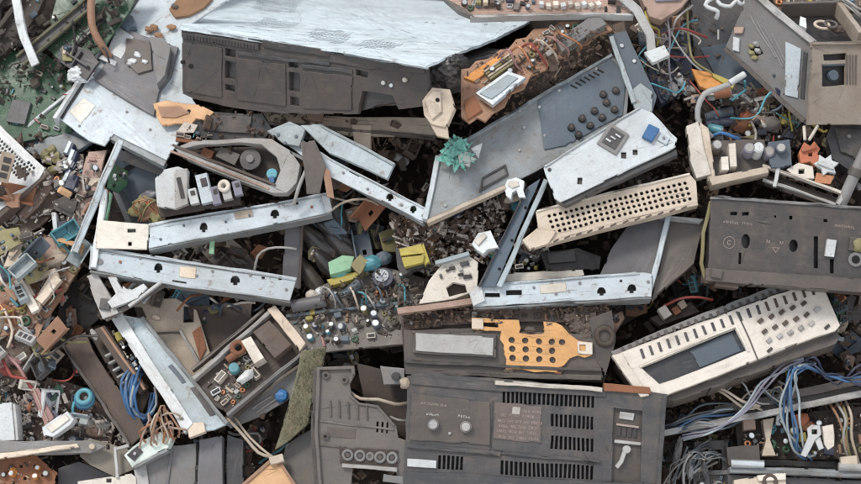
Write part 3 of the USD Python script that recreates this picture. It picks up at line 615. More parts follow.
t.slab('display_window', [(330, 54), (424, 68), (424, 74), (370, 70), (330, 63)], 0, 1.6, 'dark_plastic', parent=fr); t.cyl('button', (383, 84), 2.2, 0, 2, 'light_grey'); t.cyl('button', (391, 86), 2, 0, 2, 'silver'); t.cyl('button', (404, 80), 2.4, 0, 2.6, 'white_warm')
t.cyl('screw_hole', (191, 66), 2.6, -.5, 2, 'hole'); t.cyl('screw_hole', (183, 62), 2, -.5, 2, 'hole')
g = F(300, 47, 18, -.236, 4.31, -9.3)
import copy
g.o = f.pile([[*(f.q((300, 47))), 0]])[0]
# the cover, in its own plane at right angles to the front
cx = lambda p: g.q(p)
vents = [[(252, 10), (262, -1), (304, 1), (294, 14), (272, 13)], [(248, 27), (266, 19), (302, 24), (288, 31), (270, 30)], [(308, 36), (322, 29), (354, 36), (340, 46), (318, 42)], [(352, 47), (370, 40), (404, 47), (392, 51), (372, 51)]]
cov = Polygon([cx(p) for p in ((180, 27), (427, 67), (480, 46), (530, 23), (500, -22), (282, -24))])
slots = []
for V in vents:
    P = Polygon([cx(p) for p in V]); x0, y0, x1, y1 = P.bounds; yy = y0
    while yy < y1:
        k = 0; xx = x0
        while xx < x1:
            b = Polygon([(xx, yy), (xx + 2.5, yy), (xx + 2.5, yy + 9), (xx, yy + 9)])
            if P.contains(b.centroid): slots.append(b)
            xx += 4.1
        yy += 12.5
cp = t.add('cover', extr(cov.difference(union_all(slots)), -1, 1.5), 'cover_white', f=g)
t.bar('cover_lip', (180, 28), (427, 68), 3, -1.5, 2, 'cover_white', f=f.shift(dz=0), parent=cp)
for x, y in ((426, 24), (433, 25), (456, 22), (486, 26), (503, 24), (508, 21), (515, 27)): t.add('hole', cylm([*cx((x, y)), 1.4], [*cx((x, y)), 1.7], 2.2, 10), 'hole', f=g, parent=cp)

f = F(345, 122, -18, .1, .3, -5)
t = Thing('dusty_panel', 'dusty beige panel under the front of the top recorder', 'plastic panel', f)
t.slab('panel', [(262, 112), (330, 117), (432, 118), (438, 136), (350, 136), (300, 128), (268, 122)], -5, 0, 'beige'); t.slab('raised_tab', [(352, 126), (372, 126), (371, 150), (356, 152)], -4, 3, 'cream'); t.bar('edge', (264, 124), (436, 138), 3, -4, 3, 'taupe')
t.box('bracket', (312, 118), 22, 10, 0, 6, 'pink_board', -6)
f = F(232, 122, -20, 0, .1, -10)
t = Thing('crushed_drive', 'crushed dark disc drive wedged under the top recorder', 'disc drive', f)
t.slab('shell', [(196, 112), (262, 114), (272, 130), (262, 142), (214, 140), (190, 134)], -12, 0, 'charcoal'); t.slab('lid', [(204, 116), (252, 117), (250, 134), (210, 132)], 0, 3, 'dark_plastic'); t.scatter([(176, 128), (214, 134), (206, 142), (178, 140)], 8, 3, .8, 'con res box'); t.bar('edge', (176, 140), (212, 146), 4, -3, 3, 'rust')
t.slab('white_flap', [(176, 134), (184, 123), (198, 126), (194, 134)], 0, 4, 'white_warm')

# diagonal rails
f = F(350, 172, 14, .1, .28, -30)
t = Thing('diagonal_rail', 'white steel rail slanting down from the oval bezel to the grey case', 'steel rail', f)
t.slab('lower_rail', [(272, 134), (300, 140), (330, 159), (426, 208), (432, 222), (420, 220), (326, 176), (300, 156)], -2, 0, 'white_blue', holes=[arch((390, 198), 3.6, 4), arch((414, 210), 3.2, 3.8)])
t.slab('upper_strip', [(300, 128), (322, 128), (396, 166), (389, 182), (330, 156)], 2, 8, 'panel_blue'); t.slab('joint_plate', [(268, 134), (290, 124), (306, 132), (300, 150), (284, 146)], 1, 7, 'panel_blue')
for x, y in ((318, 162), (344, 174), (368, 190), (402, 206), (424, 216)): t.cyl('screw', (x, y), 1.4, 0, .9, 'grey', seg=8)
t.bar('press_line', (330, 161), (424, 209), 1.1, 0, .9, 'white_blue'); t.bar('slot', (350, 172), (360, 177), 1.6, -.2, .3, 'hole'); t.bar('fold', (322, 130), (394, 168), 1.6, 8, 10, 'panel_blue')
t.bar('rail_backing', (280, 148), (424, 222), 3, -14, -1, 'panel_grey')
for x, y in ((279, 138), (286, 146), (297, 140)): t.cyl('rivet', (x, y), 1.7, 7, 8, 'slate')
f = F(314, 168, 24, 0, .2, -76)
t = Thing('strap', 'brown metal strap standing across the diagonal white rail', 'metal strap', f)
t.slab('strap', [(300, 144), (314, 142), (326, 166), (320, 194), (306, 194), (304, 168)], -3, 1, 'taupe'); t.slab('rust_edge', [(322, 166), (330, 172), (334, 200), (327, 198)], -3, 0, 'tan_board'); t.wire('lead', [(306, 170, 20), (298, 190, 22), (294, 206, 16)], 1.8, 'light_grey')
# ================================================================ upper middle
f = F(437, 108, 84, .1, .1, 4)
t = Thing('beige_housing', 'chipped beige plastic housing hanging below the right end of the top recorder', 'plastic housing', f)
t.slab('shell', [(421, 102), (431, 88), (449, 89), (454, 108), (445, 128), (430, 124), (423, 116)], -14, 0, 'beige'); t.slab('face', [(424, 103), (432, 92), (440, 92), (441, 112), (431, 120)], 0, 2.5, 'cream'); t.cyl('hole', (437, 101), 2, 0, 3, 'hole')
t.slab('lower_tab', [(426, 118), (446, 126), (448, 138), (436, 136)], -10, -2, 'beige')
f = F(525, 66, 26, .05, .5, 34)
t = Thing('orange_circuit_board', 'orange brown circuit board hanging out of the side of the top recorder', 'circuit board', f)
B = [(461, 70), (470, 69), (476, 62), (488, 59), (500, 50), (508, 49), (516, 40), (526, 38), (534, 30), (552, 29), (560, 23), (584, 22), (602, 16), (612, 30), (598, 36), (590, 45), (574, 48), (566, 58), (552, 60), (546, 71), (530, 78), (524, 90), (512, 94), (506, 106), (492, 114), (484, 122), (476, 118), (468, 124), (460, 118)]
t.slab('board', B, -3, 0, 'pcb_tan')
s_ = t.slab('heat_sink', [(476, 100), (508, 78), (525, 85), (492, 112)], 6, 12, 'silver'); t.slab('heat_sink_face', [(480, 101), (508, 82), (518, 86), (491, 107)], 12, 13, 'panel_blue', parent=s_)
for i in range(4): t.bar('coil_bar', (484 + i * 2, 76 - i * -2.5), (510 + i * 2, 58 + i * 2.5), 2.2, 2, 7, 'olive' if i % 2 else 'beige')
t.slab('plate', [(464, 80), (500, 56), (504, 62), (474, 84)], 0, 3, 'orange'); t.slab('plate', [(464, 104), (474, 98), (482, 112), (466, 122)], 0, 3, 'rust')
t.slab('metal_box', [(556, 46), (596, 20), (606, 30), (562, 58)], 0, 10, 'grey'); t.scatter([(512, 60), (550, 28), (600, 22), (560, 50), (530, 74)], 26, 41, 1.0, 'box cap res coil con chip', cols=['brown', 'dark_brown', 'slate']); t.scatter([(464, 90), (500, 60), (520, 76), (480, 98)], 10, 44, .8, 'res cap con')
for i in range(6): t.wire('lead', [(498 + i * 12, 58 - i * 5, 30), (508 + i * 11, 50 - i * 3, 46), (516 + i * 13, 66 - i * 4, 40), (528 + i * 10, 80 - i * 5, 20)], 1.2, ['pink', 'copper', 'red', 'cream'][i % 4])
f = F(432, 76, 60, 0, -.1)
t = Thing('torn_filter_foam', 'torn black foam bulging from the broken end of the top recorder', 'foam', f)
for i, (x, y, r) in enumerate(((416, 78, 12), (430, 74, 13), (446, 68, 12), (458, 62, 9), (424, 86, 9), (448, 82, 10))): t.lump('clump', (x, y), r, r * .7, 8, 0, 'black' if i % 2 else 'charcoal', i, .6, fr=2.6)
f = F(540, 6, 10, 0, .5, 0)
t = Thing('flat_circuit_board', 'pinkish circuit board with a row of white sockets along the top edge of the photo', 'circuit board', f)
B = [(432, -14), (446, 2), (456, 12), (474, 18), (630, 16), (634, 4), (622, -14)]
t.slab('board', B, -3, 0, 'pcb_pink'); t.bar('front_edge', (470, 18), (634, 16), 3, -6, 3, 'light_grey'); t.slab('edge_corner', [(443, 1), (457, 13), (474, 19), (470, 15), (458, 8)], -4, 4, 'taupe')
for i in range(9): t.box('socket', (542 + i * 7, 7 + (i % 2) * 1.5), 5, 5, 0, 6, 'white_warm' if i % 3 else 'white', 4 * i)
for i in range(3): t.box('block', (478 + i * 7, 3), 5, 12, 0, 8, ['olive', 'cream', 'brown'][i])
t.scatter([(450, -8), (478, -10), (536, -10), (536, 13), (476, 13), (458, 8)], 26, 51, .9, 'box cap res con coil'); t.scatter([(605, -10), (622, -10), (630, 12), (604, 12)], 7, 52, .8, 'box chip')
f = F(640, 10, 24, .1, .2, -50)
t = Thing('ribbon_strap', 'grey brown flat strap bending down from the flat circuit board at the top', 'strap', f)
t.line('strap', [(612, -12), (638, 10), (650, 34), (652, 60)], 9, -2, 1, 'light_grey'); t.slab('clip', [(644, 54), (664, 46), (670, 56), (652, 64)], -3, 5, 'white')
f = F(664, 2, 10, 0, .3)
t = Thing('beige_wedge', 'beige pink plastic wedge at the top edge right of the flat circuit board', 'plastic wedge', f)
t.slab('wedge', [(636, -14), (696, -14), (682, 6), (662, 20), (650, 16)], -12, 0, 'pink_board'); t.slab('lip', [(650, -14), (690, -14), (680, 0), (656, 2)], 0, 3, 'lilac')

# grey case
f = F(525, 145, 22, .06, .28, 30)
t = Thing('grey_case', 'broad grey computer case side with a white folded edge and round rubber feet', 'computer case', f)
t.slab('side', [(438, 157), (470, 139), (528, 104), (612, 57), (630, 70), (626, 122), (560, 158), (500, 188), (428, 222)], -3, 0, 'panel_grey')
t.slab('body', [(444, 158), (610, 62), (622, 118), (434, 216)], -50, -4, 'charcoal')
t.bar('folded_edge', (439, 156), (426, 220), 5, -8, 3, 'white_blue'); t.bar('bottom_edge', (428, 222), (505, 186), 4, -8, 2, 'beige'); t.bar('top_edge', (440, 156), (612, 56), 3, -10, 2, 'panel_blue')
t.slab('blue_plate', [(538, 102), (610, 60), (626, 74), (622, 116), (566, 146), (544, 150)], 0, 1.5, 'slate')
fr = t.line('recessed_frame', [(481, 190), (483, 178), (505, 165), (507, 174), (481, 190)], 1.8, 0, 2, 'charcoal'); t.slab('recess', [(483, 179), (504, 167), (505, 174), (483, 187)], 0, .8, 'grey', parent=fr)
for x, y in ((571, 129), (582, 120), (594, 112), (606, 104), (578, 136), (590, 127), (602, 119), (614, 111), (603, 96), (615, 92)):
    c = t.cyl('rubber_foot', (x, y), 4.2, 0, 5, 'black', r2=3.4); t.cyl('pin', (x, y), 1.5, 5, 5.6, 'brown', parent=c)
for x, y in ((454, 160), (446, 205), (520, 112), (524, 128), (540, 108), (519, 150), (545, 136), (470, 152), (560, 92), (596, 70)): t.cyl('screw', (x, y), 1.6, 0, 1.6, 'light_grey')
for i in range(7): t.box('vent', (574 + i * 4.4, 88 - i * 2.6), 1.6, 7, .3, 2.1, 'hole', 30)
f = F(459, 154, 30, 0, .2)
t = Thing('teal_plastic_scrap', 'shredded teal green plastic scrap on the corner of the grey case', 'plastic scrap', f)
rng = random.Random(9)
def film(n, cx_, cy_, r0, r1, dz, mat, amp):
    pts = [(cx_ + r * math.cos(k), cy_ + r * .95 * math.sin(k)) for k, r in ((i / n * 6.283 + rng.uniform(-.1, .1), (r0 if i % 2 else r1) * rng.uniform(.75, 1.2)) for i in range(n))]
    m = extr(f.poly(pts), 0, .7); m = trimesh.Trimesh(*trimesh.remesh.subdivide_to_size(m.vertices, m.faces, 2.2), process=False); p = m.vertices
    u = np.stack([p[:, 0], p[:, 1], 0 * p[:, 0] + dz], -1) * .17; m.vertices = p + np.stack([2.4 * (meshkit.fbm(u + 20, 3, 4) - .5), 2.4 * (meshkit.fbm(u + 60, 3, 6) - .5), dz + amp * np.abs(meshkit.fbm(u + 90, 3, 8) - .5) * 2], -1)
    t.add('film', m, mat, smooth=45)
film(22, 457, 155, 13, 20, .8, 'teal', 8); film(14, 453, 150, 8, 13, 3.5, 'teal', 8); film(10, 465, 160, 6, 10, 3, 'green_white', 5); film(12, 462, 146, 5, 9, 4, 'teal', 6)
t.slab('white_corner', [(470, 150), (482, 144), (478, 160)], 3, 4, 'white')
f = F(515, 189, 34, .2, .2)
t = Thing('broken_plastic_piece', 'small broken white plastic cap below the recessed frame of the grey case', 'plastic cap', f)
t.slab('shell', [(504, 186), (507, 179), (516, 177), (524, 181), (523, 190), (526, 197), (519, 197), (516, 190), (512, 192), (511, 199), (506, 195)], -9, 2, 'white'); t.slab('inner_face', [(508, 185), (510, 181), (518, 181), (519, 186), (512, 188)], 2, 3.2, 'white_warm')
f = F(487, 241, 38, .2, .3, 20)
t = Thing('broken_plastic_piece', 'white plastic corner piece at the lower end of the dark blue strut', 'plastic cap', f)
t.slab('shell', [(473, 244), (479, 233), (491, 230), (495, 238), (500, 247), (489, 249), (484, 254), (477, 249)], -9, 2, 'white'); t.slab('lip', [(476, 241), (485, 233), (488, 236), (480, 246)], 2, 4, 'white_warm')
f = F(634, 72, 16, .1, .2, -62)
t = Thing('blue_steel_bracket', 'bluish steel bracket standing between the grey case and the white power supply', 'steel bracket', f)
t.slab('plate', [(608, 36), (626, 30), (656, 96), (652, 112), (636, 116), (628, 90)], -3, 0, 'slate'); t.bar('lip', (611, 38), (634, 104), 5, 0, 5, 'panel_blue'); t.slab('pale_end', [(628, 94), (640, 84), (652, 92), (652, 112), (638, 116)], 0, 3, 'panel_blue')
t.cyl('rivet', (622, 46), 2, 0, 1.5, 'silver'); t.cyl('rivet', (634, 62), 2, 0, 1.5, 'silver')
f = F(662, 66, -30, 0, .2, -60)
t = Thing('blue_black_assembly', 'blue black crushed assembly in the gap right of the bluish bracket', 'machine part', f)
t.slab('block', [(640, 30), (690, 26), (694, 84), (660, 104), (646, 74)], -20, 0, 'navy'); t.scatter([(644, 34), (688, 30), (690, 84), (662, 100)], 22, 61, 1.0, 'chip box cap con', cols=['slate', 'navy', 'black'])
for i, (x, y) in enumerate(((662, 84), (672, 90), (680, 82), (664, 94), (690, 92), (684, 88))): t.lump('torn_foil', (x, y), 7, 5, 4, 4, ['slate', 'light_grey', 'white', 'slate', 'light_grey', 'white_blue'][i], i, .6)

wire('thin_wire', 'thin lilac wire hanging straight down beside the bluish bracket', [(668, 16, 8), (670, 40, 10), (669, 66, 8), (670, 86, 2)], 1.1, 'lilac')
wire('thin_wire', 'thin grey wire crossing from the beige wedge to the orange scrap', [(666, 22, 4), (680, 46, 6), (694, 64, 4), (702, 70, -2)], .9, 'light_grey')
wire('thin_wire', 'olive wire running down along the dark panel at the top right', [(688, 6, -10), (690, 40, -6), (694, 60, -2), (712, 72, -6)], 1.2, 'olive')
wire('white_cable', 'curly white cord looped at the top edge on the dark panel', [(726, -6, -18), (712, -2, -14), (706, 4, -12), (712, 8, -10), (719, 11, -10), (717, 18, -14)], 2.3, 'white')
wire('white_cable', 'white cord looping at the top edge left of the open amplifier', [(716, -4, -20), (722, 4, -14), (732, 6, -12), (738, 0, -12), (744, 5, -12), (750, -4, -18)], 2.2, 'white')
f = F(715, 45, -50, .15, .1, -40)
t = Thing('dark_backing_sheet', 'dark grey metal panel standing behind the open amplifier', 'metal panel', f)
t.slab('panel', [(690, -14), (756, -14), (742, 44), (770, 96), (720, 96), (694, 66)], -4, 0, 'dark_grey'); t.slab('lower_panel', [(700, 48), (738, 42), (764, 92), (716, 78)], 0, 3, 'slate'); t.bar('mark', (719, 30), (719, 40), 2, 0, 1, 'light_grey')
f = F(712, 76, -10, .1, .4, -20)
t = Thing('orange_scrap', 'orange and yellow broken plastic piece below the dark back panel', 'plastic scrap', f)
t.slab('piece', [(692, 68), (712, 72), (734, 84), (726, 96), (700, 86)], -6, 0, 'orange'); t.slab('piece', [(712, 73), (736, 84), (733, 90), (714, 78)], 0, 3, 'yellow')

# ================================================================ open amplifier top right
f = F(770, 60, 2, .55, -.05, -35)
t = Thing('open_amplifier', 'open amplifier chassis with a dusty beige end plate in the top right corner', 'amplifier', f)
t.slab('side', [(748, -10), (760, -2), (814, 44), (807, 126), (800, 122), (764, 84), (726, 48), (734, 30), (744, 10)], -3, 0, 'grey', holes=[[(750, 46), (759, 44), (763, 54), (754, 58)]])
t.slab('side_recess', [(746, 42), (764, 40), (768, 60), (750, 62)], -8, -5, 'charcoal'); t.bar('top_rim', (754, -8), (814, 44), 5, -6, 4, 'light_grey'); t.bar('bottom_rim', (726, 48), (804, 122), 4, -6, 3, 'taupe')
l_ = t.slab('label_plate', [(786, 42), (802, 50), (798, 99), (785, 95)], 0, 1.6, 'white_blue'); t.slab('groove', [(804, 52), (808, 54), (804, 100), (800, 99)], 0, 1, 'charcoal')
t.slab('port', [(735, 36), (741, 38), (740, 52), (734, 50)], 0, 2.5, 'white'); t.slab('port', [(736, 27), (746, 27), (744, 33), (736, 33)], 0, 3, 'pink_board')
for i, (x, y) in enumerate(((752, 46), (757, 44), (752, 53), (758, 51), (755, 58))): t.lump('terminal', (x, y), 3.4, 2.6, 3, 0, 'light_grey' if i % 2 else 'olive', i, .5)
for i in range(4): t.bar('press_line', (752 + i * 7, 16 + i * 6), (776 + i * 7, 58 + i * 10), 1.6, 0, .7, 'grey')
g = F(840, 85, 10, -.35, .04, 0); g.o = g.o + np.array([0, 0, 34 - g.o[2] - .0])
t.slab('end_plate', [(812, 46), (884, 44), (884, 126), (808, 126)], -3, 0, 'plate_beige', f=g, holes=[[(823, 56), (846, 54), (846, 61), (824, 62)], [(822, 66), (845, 65), (845, 86), (822, 87)]])
t.slab('port_back', [(818, 50), (850, 50), (850, 90), (818, 90)], -10, -6, 'black', f=g)
for i in range(4): t.bar('port_bar', (846 + i * 3, 56), (846 + i * 3, 86), 1, 0, .8, 'taupe', f=g)
t.rod('port_bar', (823, 66), (845, 65), 1.6, -2, 'slate', f=g); t.cyl('knob', (834, 76), 5, -6, -1, 'slate', f=g); t.bar('top_lip', (812, 45), (884, 43), 3, -4, 3, 'plate_beige', f=g)
h = F(818, 28, -16, -.1, 1.2, 0)
t.slab('inner_floor', [(786, 12), (884, 8), (884, 44), (816, 44)], -10, -6, 'black', f=h); t.bar('rear_rim', (782, 12), (842, 10), 4, -6, 10, 'taupe', f=h); t.bar('right_rim', (838, 10), (860, 42), 6, -6, 10, 'plate_beige', f=h)
t.ring('wire_coil', (822, 31), 7, 1.6, 6, 'beige', f=h); t.ring('wire_coil', (830, 32), 6, 1.4, 8, 'taupe', f=h); t.lump('coil_wrap', (838, 34), 7, 4, 4, 4, 'brown', 3, .5, f=h); t.slab('white_block', [(800, 24), (806, 26), (806, 36), (799, 33)], 0, 8, 'white', f=h)
f = F(815, 4, -70, 0, .4)
t = Thing('component_board', 'board crowded with coloured parts at the top edge behind the open amplifier', 'circuit board', f)
B = [(764, -16), (884, -16), (884, 10), (780, 12)]
t.slab('board', B, -3, 0, 'pcb_brown'); t.scatter(B, 34, 71, 1.0, 'box cap con coil cap', cols=['cyan', 'blue', 'slate', 'orange_red', 'teal', 'lilac'])
for i in range(3): wire('pale_cable', f'{ORD[i]} thin pale cord from the top in the extreme top right corner', jit([(838, -6 + i * 4, -40), (852, 4 + i * 4, -34), (862, 10 + i * 4, -34), (884, 14 + i * 6, -40)], 2), 1.3, 'light_grey', 'cable', 'pale cords in the top right corner')

# ================================================================ right: gap below the amplifier
f = F(726, 155, 26, .05, .25, -2)
t = Thing('socket_assembly', 'cream socket housing with white sockets and blue capacitors below the amplifier', 'connector block', f)
t.slab('tall_wall', [(685, 126), (699, 121), (704, 150), (711, 174), (696, 178), (690, 160)], -10, 4, 'white_warm'); t.slab('wall_side', [(699, 121), (708, 128), (716, 180), (708, 180)], -10, 2, 'beige'); t.slab('base', [(708, 178), (766, 168), (768, 174), (712, 186)], -16, 6, 'beige'); t.slab('floor', [(702, 136), (766, 136), (768, 170), (710, 180)], -18, -12, 'taupe')
for x, y, h_ in ((724, 164, 14), (732, 156, 24)): t.box('socket', (x, y), 7, h_, -12, 6, 'white_warm', 4)
for x, y, m in ((716, 146, 'taupe'), (748, 150, 'lilac'), (757, 150, 'white'), (769, 152, 'lilac'), (780, 150, 'slate')):
    h_ = 2 + (x * 7) % 9; c = t.cyl('capacitor', (x, y), 5.6 + (x % 3) * .5, -12, h_, m, r2=5.2); t.cyl('top', (x, y), 4.2, h_, h_ + .5, 'light_grey' if m != 'white' else 'white', parent=c)
t.slab('blue_capacitor_block', [(768, 142), (790, 140), (792, 166), (770, 168)], -12, 0, 'slate')
f = F(735, 118, -24, 0, .2)
t = Thing('coil_assembly', 'dark blue coils and red wrapped parts in the hollow below the amplifier', 'coil assembly', f)
t.slab('plate', [(700, 96), (800, 92), (800, 146), (704, 146)], -12, -6, 'dark_brown')
t.rod('blue_roll', (704, 118), (732, 112), 5, 4, 'slate'); t.rod('blue_roll', (706, 126), (734, 122), 5, 4, 'navy'); t.lump('red_wrap', (742, 126), 10, 8, 6, 2, 'rust', 3); t.lump('red_wrap', (748, 118), 8, 6, 5, 4, 'orange_red', 5); t.lump('grey_roll', (768, 126), 11, 8, 7, 4, 'grey', 2, .2); t.ring('ring_clip', (752, 108), 5, 2, 4, 'light_grey'); t.bar('clip_arm', (740, 106), (772, 98), 4, 2, 6, 'light_grey')
t.lump('white_bead', (711, 100), 5, 3, 3, 8, 'white', 1, .15); t.scatter([(702, 100), (798, 96), (798, 144), (706, 144)], 24, 81, 1.0, 'box cap coil chip', cols=['navy', 'slate', 'brown'])
wire('looped_tube', 'grey tube looping round the dark blue coils with a white tip', [(712, 136, 10), (700, 124, 14), (697, 108, 16), (704, 94, 18), (718, 88, 18), (730, 84, 18)], 3, 'light_grey', 'tube')
single('white_tip', 'white plastic tip on the end of the looped grey tube', 'plastic tip', F(737, 79, 18, 0, .2), cylm([-7, -4, 0], [8, 6, 0], 3.4, 10), 'white', 40)
wire('blue_wire', 'blue wire curving over the coils below the amplifier', [(706, 138, 6), (720, 132, 12), (732, 136, 12), (742, 140, 4)], 1.8, 'blue')
f = F(800, 185, 32, .1, .3, -18)
t = Thing('plastic_ladder', 'white plastic ladder frame above the dark amplifier front', 'plastic frame', f)
t.bar('rail', (762, 166), (846, 196), 3, -2, 3, 'white_warm'); t.bar('rail', (762, 180), (836, 206), 3, -2, 3, 'light_grey'); t.bar('cross_bar', (778, 166), (774, 188), 4, 0, 4, 'white'); t.slab('backing', [(764, 170), (846, 198), (834, 206), (764, 182)], -14, -10, 'dark_brown'); t.bar('cross_bar', (846, 192), (838, 206), 4, 0, 4, 'light_grey')
f = F(812, 162, 24, 0, .3, -30)
t = Thing('broken_clip', 'broken orange and white plastic clip beside the ladder frame', 'plastic clip', f)
t.slab('orange_body', [(798, 154), (803, 144), (809, 148), (813, 143), (819, 151), (816, 156), (823, 160), (814, 168), (809, 163), (800, 165)], -5, 3, 'orange_red', holes=[hl((809, 156), 2, 2)]); t.slab('orange_rib', [(800, 152), (814, 148), (815, 151), (801, 155)], 3, 7, 'orange_red'); t.slab('white_tab', [(812, 166), (817, 163), (818, 157), (824, 161), (830, 157), (831, 163), (838, 166), (833, 170), (835, 176), (827, 174), (822, 178), (820, 171)], 0, 5, 'white'); t.bar('white_rib', (816, 166), (832, 172), 2, 5, 8, 'white'); t.slab('brown_tab', [(816, 174), (834, 178), (830, 186), (814, 184)], -4, 2, 'copper')
t.slab('ring_tab', [(786, 170), (798, 164), (812, 168), (814, 180), (796, 180)], -4, 2, 'white_warm', holes=[[(798, 170), (804, 170), (804, 175), (798, 175)]])
t.rod('prong', (803, 128), (804, 142), 1.6, 3, 'white_warm'); t.rod('prong', (817, 128), (808, 142), 1.6, 3, 'white_warm')
f = F(850, 142, 14, .1, .2, -20)
t = Thing('dark_box', 'dark grey plastic box against the right edge below the open amplifier', 'plastic box', f)
t.slab('body', [(826, 138), (832, 124), (884, 126), (884, 190), (858, 176), (832, 160)], -26, 0, 'dark_grey'); t.slab('lid', [(834, 130), (884, 132), (884, 172), (840, 154)], 0, 4, 'dark_plastic'); t.cyl('screw', (848, 138), 2, 4, 5, 'grey')
f = F(850, 178, 40, .1, 0, 68)
t = Thing('grey_pole', 'grey round pole slanting at the right edge above the amplifier front', 'pole', f)
t.rod('pole', (872, 136), (840, 208), 5.5, 0, 'grey'); t.rod('collar', (857, 169), (854, 177), 7, 0, 'taupe')

# ================================================================ white power supply
f = F(610, 155, 46, .05, .35, 30)
t = Thing('power_supply', 'white metal power supply with a dark square socket and blue plug', 'power supply', f)
t.slab('face', [(543, 168), (560, 156), (640, 108), (652, 112), (678, 138), (676, 146), (620, 174), (560, 202), (554, 198)], -2, 0, 'psu_white', holes=[hl((580, 181), 2.4, 3.2), hl((624, 155), 2.6, 3.2), hl((636, 152), 2.4, 2.6)])
t.slab('body', [(547, 169), (640, 112), (674, 140), (560, 196)], -36, -3, 'charcoal'); t.slab('lower_side', [(556, 199), (618, 174), (677, 147), (678, 152), (640, 170), (566, 204)], -12, -3, 'dark_grey')
s_ = t.box('socket', (613, 140), 26, 22, 0, 2, 'grey', 27); t.box('socket_hollow', (613, 140), 19, 15, 2, 2.6, 'dark_grey', 27, parent=s_)
for dx in (-5, 0, 5): t.box('pin', (613 + dx, 140 - dx * .5), 2, 6, 2.6, 4, 'silver', 27, parent=s_)
t.cyl('screw', (549, 170), 1.8, 0, .8, 'charcoal'); t.box('blue_plug', (651, 134), 15, 11, 0, 5, 'blue', 30); t.bar('edge_lip', (544, 167), (640, 108), 2, -6, 1.5, 'psu_white'); t.box('tab', (664, 139), 8, 10, 0, 2, 'white_blue', 30); t.cyl('screw', (664, 138), 1.5, 2, 3, 'grey')
# perforated cream grille
f = F(616, 208, 44, .0, .3, 13)
t = Thing('speaker_grille', 'cream perforated grille strip below the white power supply', 'grille', f)
o_ = [(536, 211), (552, 206), (690, 173), (696, 180), (698, 202), (640, 216), (548, 242), (540, 236)]
P = f.poly(o_); A_, B_, C_ = f.q((545, 215)), f.q((689, 179)), f.q((551, 237)); hs = []
for i in range(26):
    for j in range(4):
        c = A_ + (B_ - A_) * (i + .8) / 26.6 + (C_ - A_) * (j + .35) / 4.1
        hs.append(Point(*c).buffer(1.75, quad_segs=2))
t.add('sheet', extr(P.difference(union_all(hs)), -2, 0), 'cream'); t.slab('backing', [(542, 212), (690, 177), (694, 200), (550, 238)], -12, -8, 'dark_brown'); t.bar('bottom_lip', (546, 243), (698, 203), 3, -12, 1, 'cream'); t.bar('top_lip', (537, 211), (690, 173), 2, -8, 1.5, 'white_warm')
for i in range(12): t.box('slot', (556 + i * 11.6, 240.5 - i * 3.05), 6, 1.6, 1, 1.4, 'brown', 14)
t.slab('broken_end', [(522, 240), (538, 228), (556, 232), (548, 244), (530, 250)], -4, 3, 'cream')

# dark strut, tray, wedge
f = F(515, 232, 36, .05, .15, 62)
t = Thing('dark_strut', 'dark blue grey metal strut slanting down to the white tray', 'metal strut', f)
t.slab('web', [(528, 186), (540, 178), (496, 286), (480, 286), (492, 262)], -3, 0, 'slate'); t.bar('flange', (546, 180), (500, 286), 5, -6, 4, 'panel_blue'); t.bar('flange', (527, 188), (480, 286), 2, -6, 3, 'charcoal')
for x, y in ((526, 207), (512, 240), (500, 268)): t.cyl('hole', (x, y), 1.6, -.4, .5, 'hole')
f = F(565, 288, 40, .02, .22, 3)
t = Thing('white_tray', 'long white steel tray front above the orange plate', 'metal tray', f)
t.slab('front', [(476, 286), (500, 282), (640, 272), (652, 274), (652, 297), (560, 301), (474, 306)], -2, 0, 'white_blue', holes=[hl((493, 294), 7, 2), hl((514, 292), 7.5, 2.4), arch((602, 291), 4, 4), arch((632, 289), 4.2, 4.4), hl((621, 281), 1.2, 1.2)])
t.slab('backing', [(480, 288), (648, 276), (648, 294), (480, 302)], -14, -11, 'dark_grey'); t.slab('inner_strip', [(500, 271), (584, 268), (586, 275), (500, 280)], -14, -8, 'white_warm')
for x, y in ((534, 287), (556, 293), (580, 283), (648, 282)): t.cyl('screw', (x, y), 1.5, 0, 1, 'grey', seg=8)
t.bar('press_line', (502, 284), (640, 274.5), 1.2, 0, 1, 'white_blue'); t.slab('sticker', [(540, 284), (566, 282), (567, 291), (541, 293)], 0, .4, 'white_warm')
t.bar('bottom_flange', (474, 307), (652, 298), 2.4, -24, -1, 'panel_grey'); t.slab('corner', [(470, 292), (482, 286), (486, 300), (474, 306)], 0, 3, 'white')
f = F(628, 250, 20, .1, .25, 0)
t = Thing('wedge_housing', 'dark grey wedge shaped housing with white edge right of the white tray', 'plastic housing', f)
t.slab('face', [(600, 276), (612, 250), (636, 213), (668, 216), (652, 274), (640, 280)], -6, 2, 'purple_grey'); t.line('white_edge', [(669, 215), (655, 272), (648, 298)], 5, -6, 7, 'white_blue')
t.slab('side', [(671, 217), (704, 220), (694, 262), (652, 300)], -10, -2, 'taupe'); t.slab('top', [(636, 213), (704, 219), (700, 223), (640, 217)], -16, 4, 'light_grey')
f = F(566, 262, -6, 0, .2, 0)
t = Thing('dark_module', 'black module lying behind the white tray', 'machine part', f)
t.slab('body', [(542, 252), (578, 248), (602, 256), (600, 270), (548, 270)], -20, 0, 'charcoal'); t.slab('cap', [(548, 254), (574, 251), (576, 262), (550, 264)], 0, 6, 'dark_grey'); t.scatter([(504, 262), (540, 250), (540, 272), (506, 274)], 10, 9, .8, 'con cap box')
t.bar('pale_strip', (514, 246), (552, 236), 3, 6, 9, 'beige')
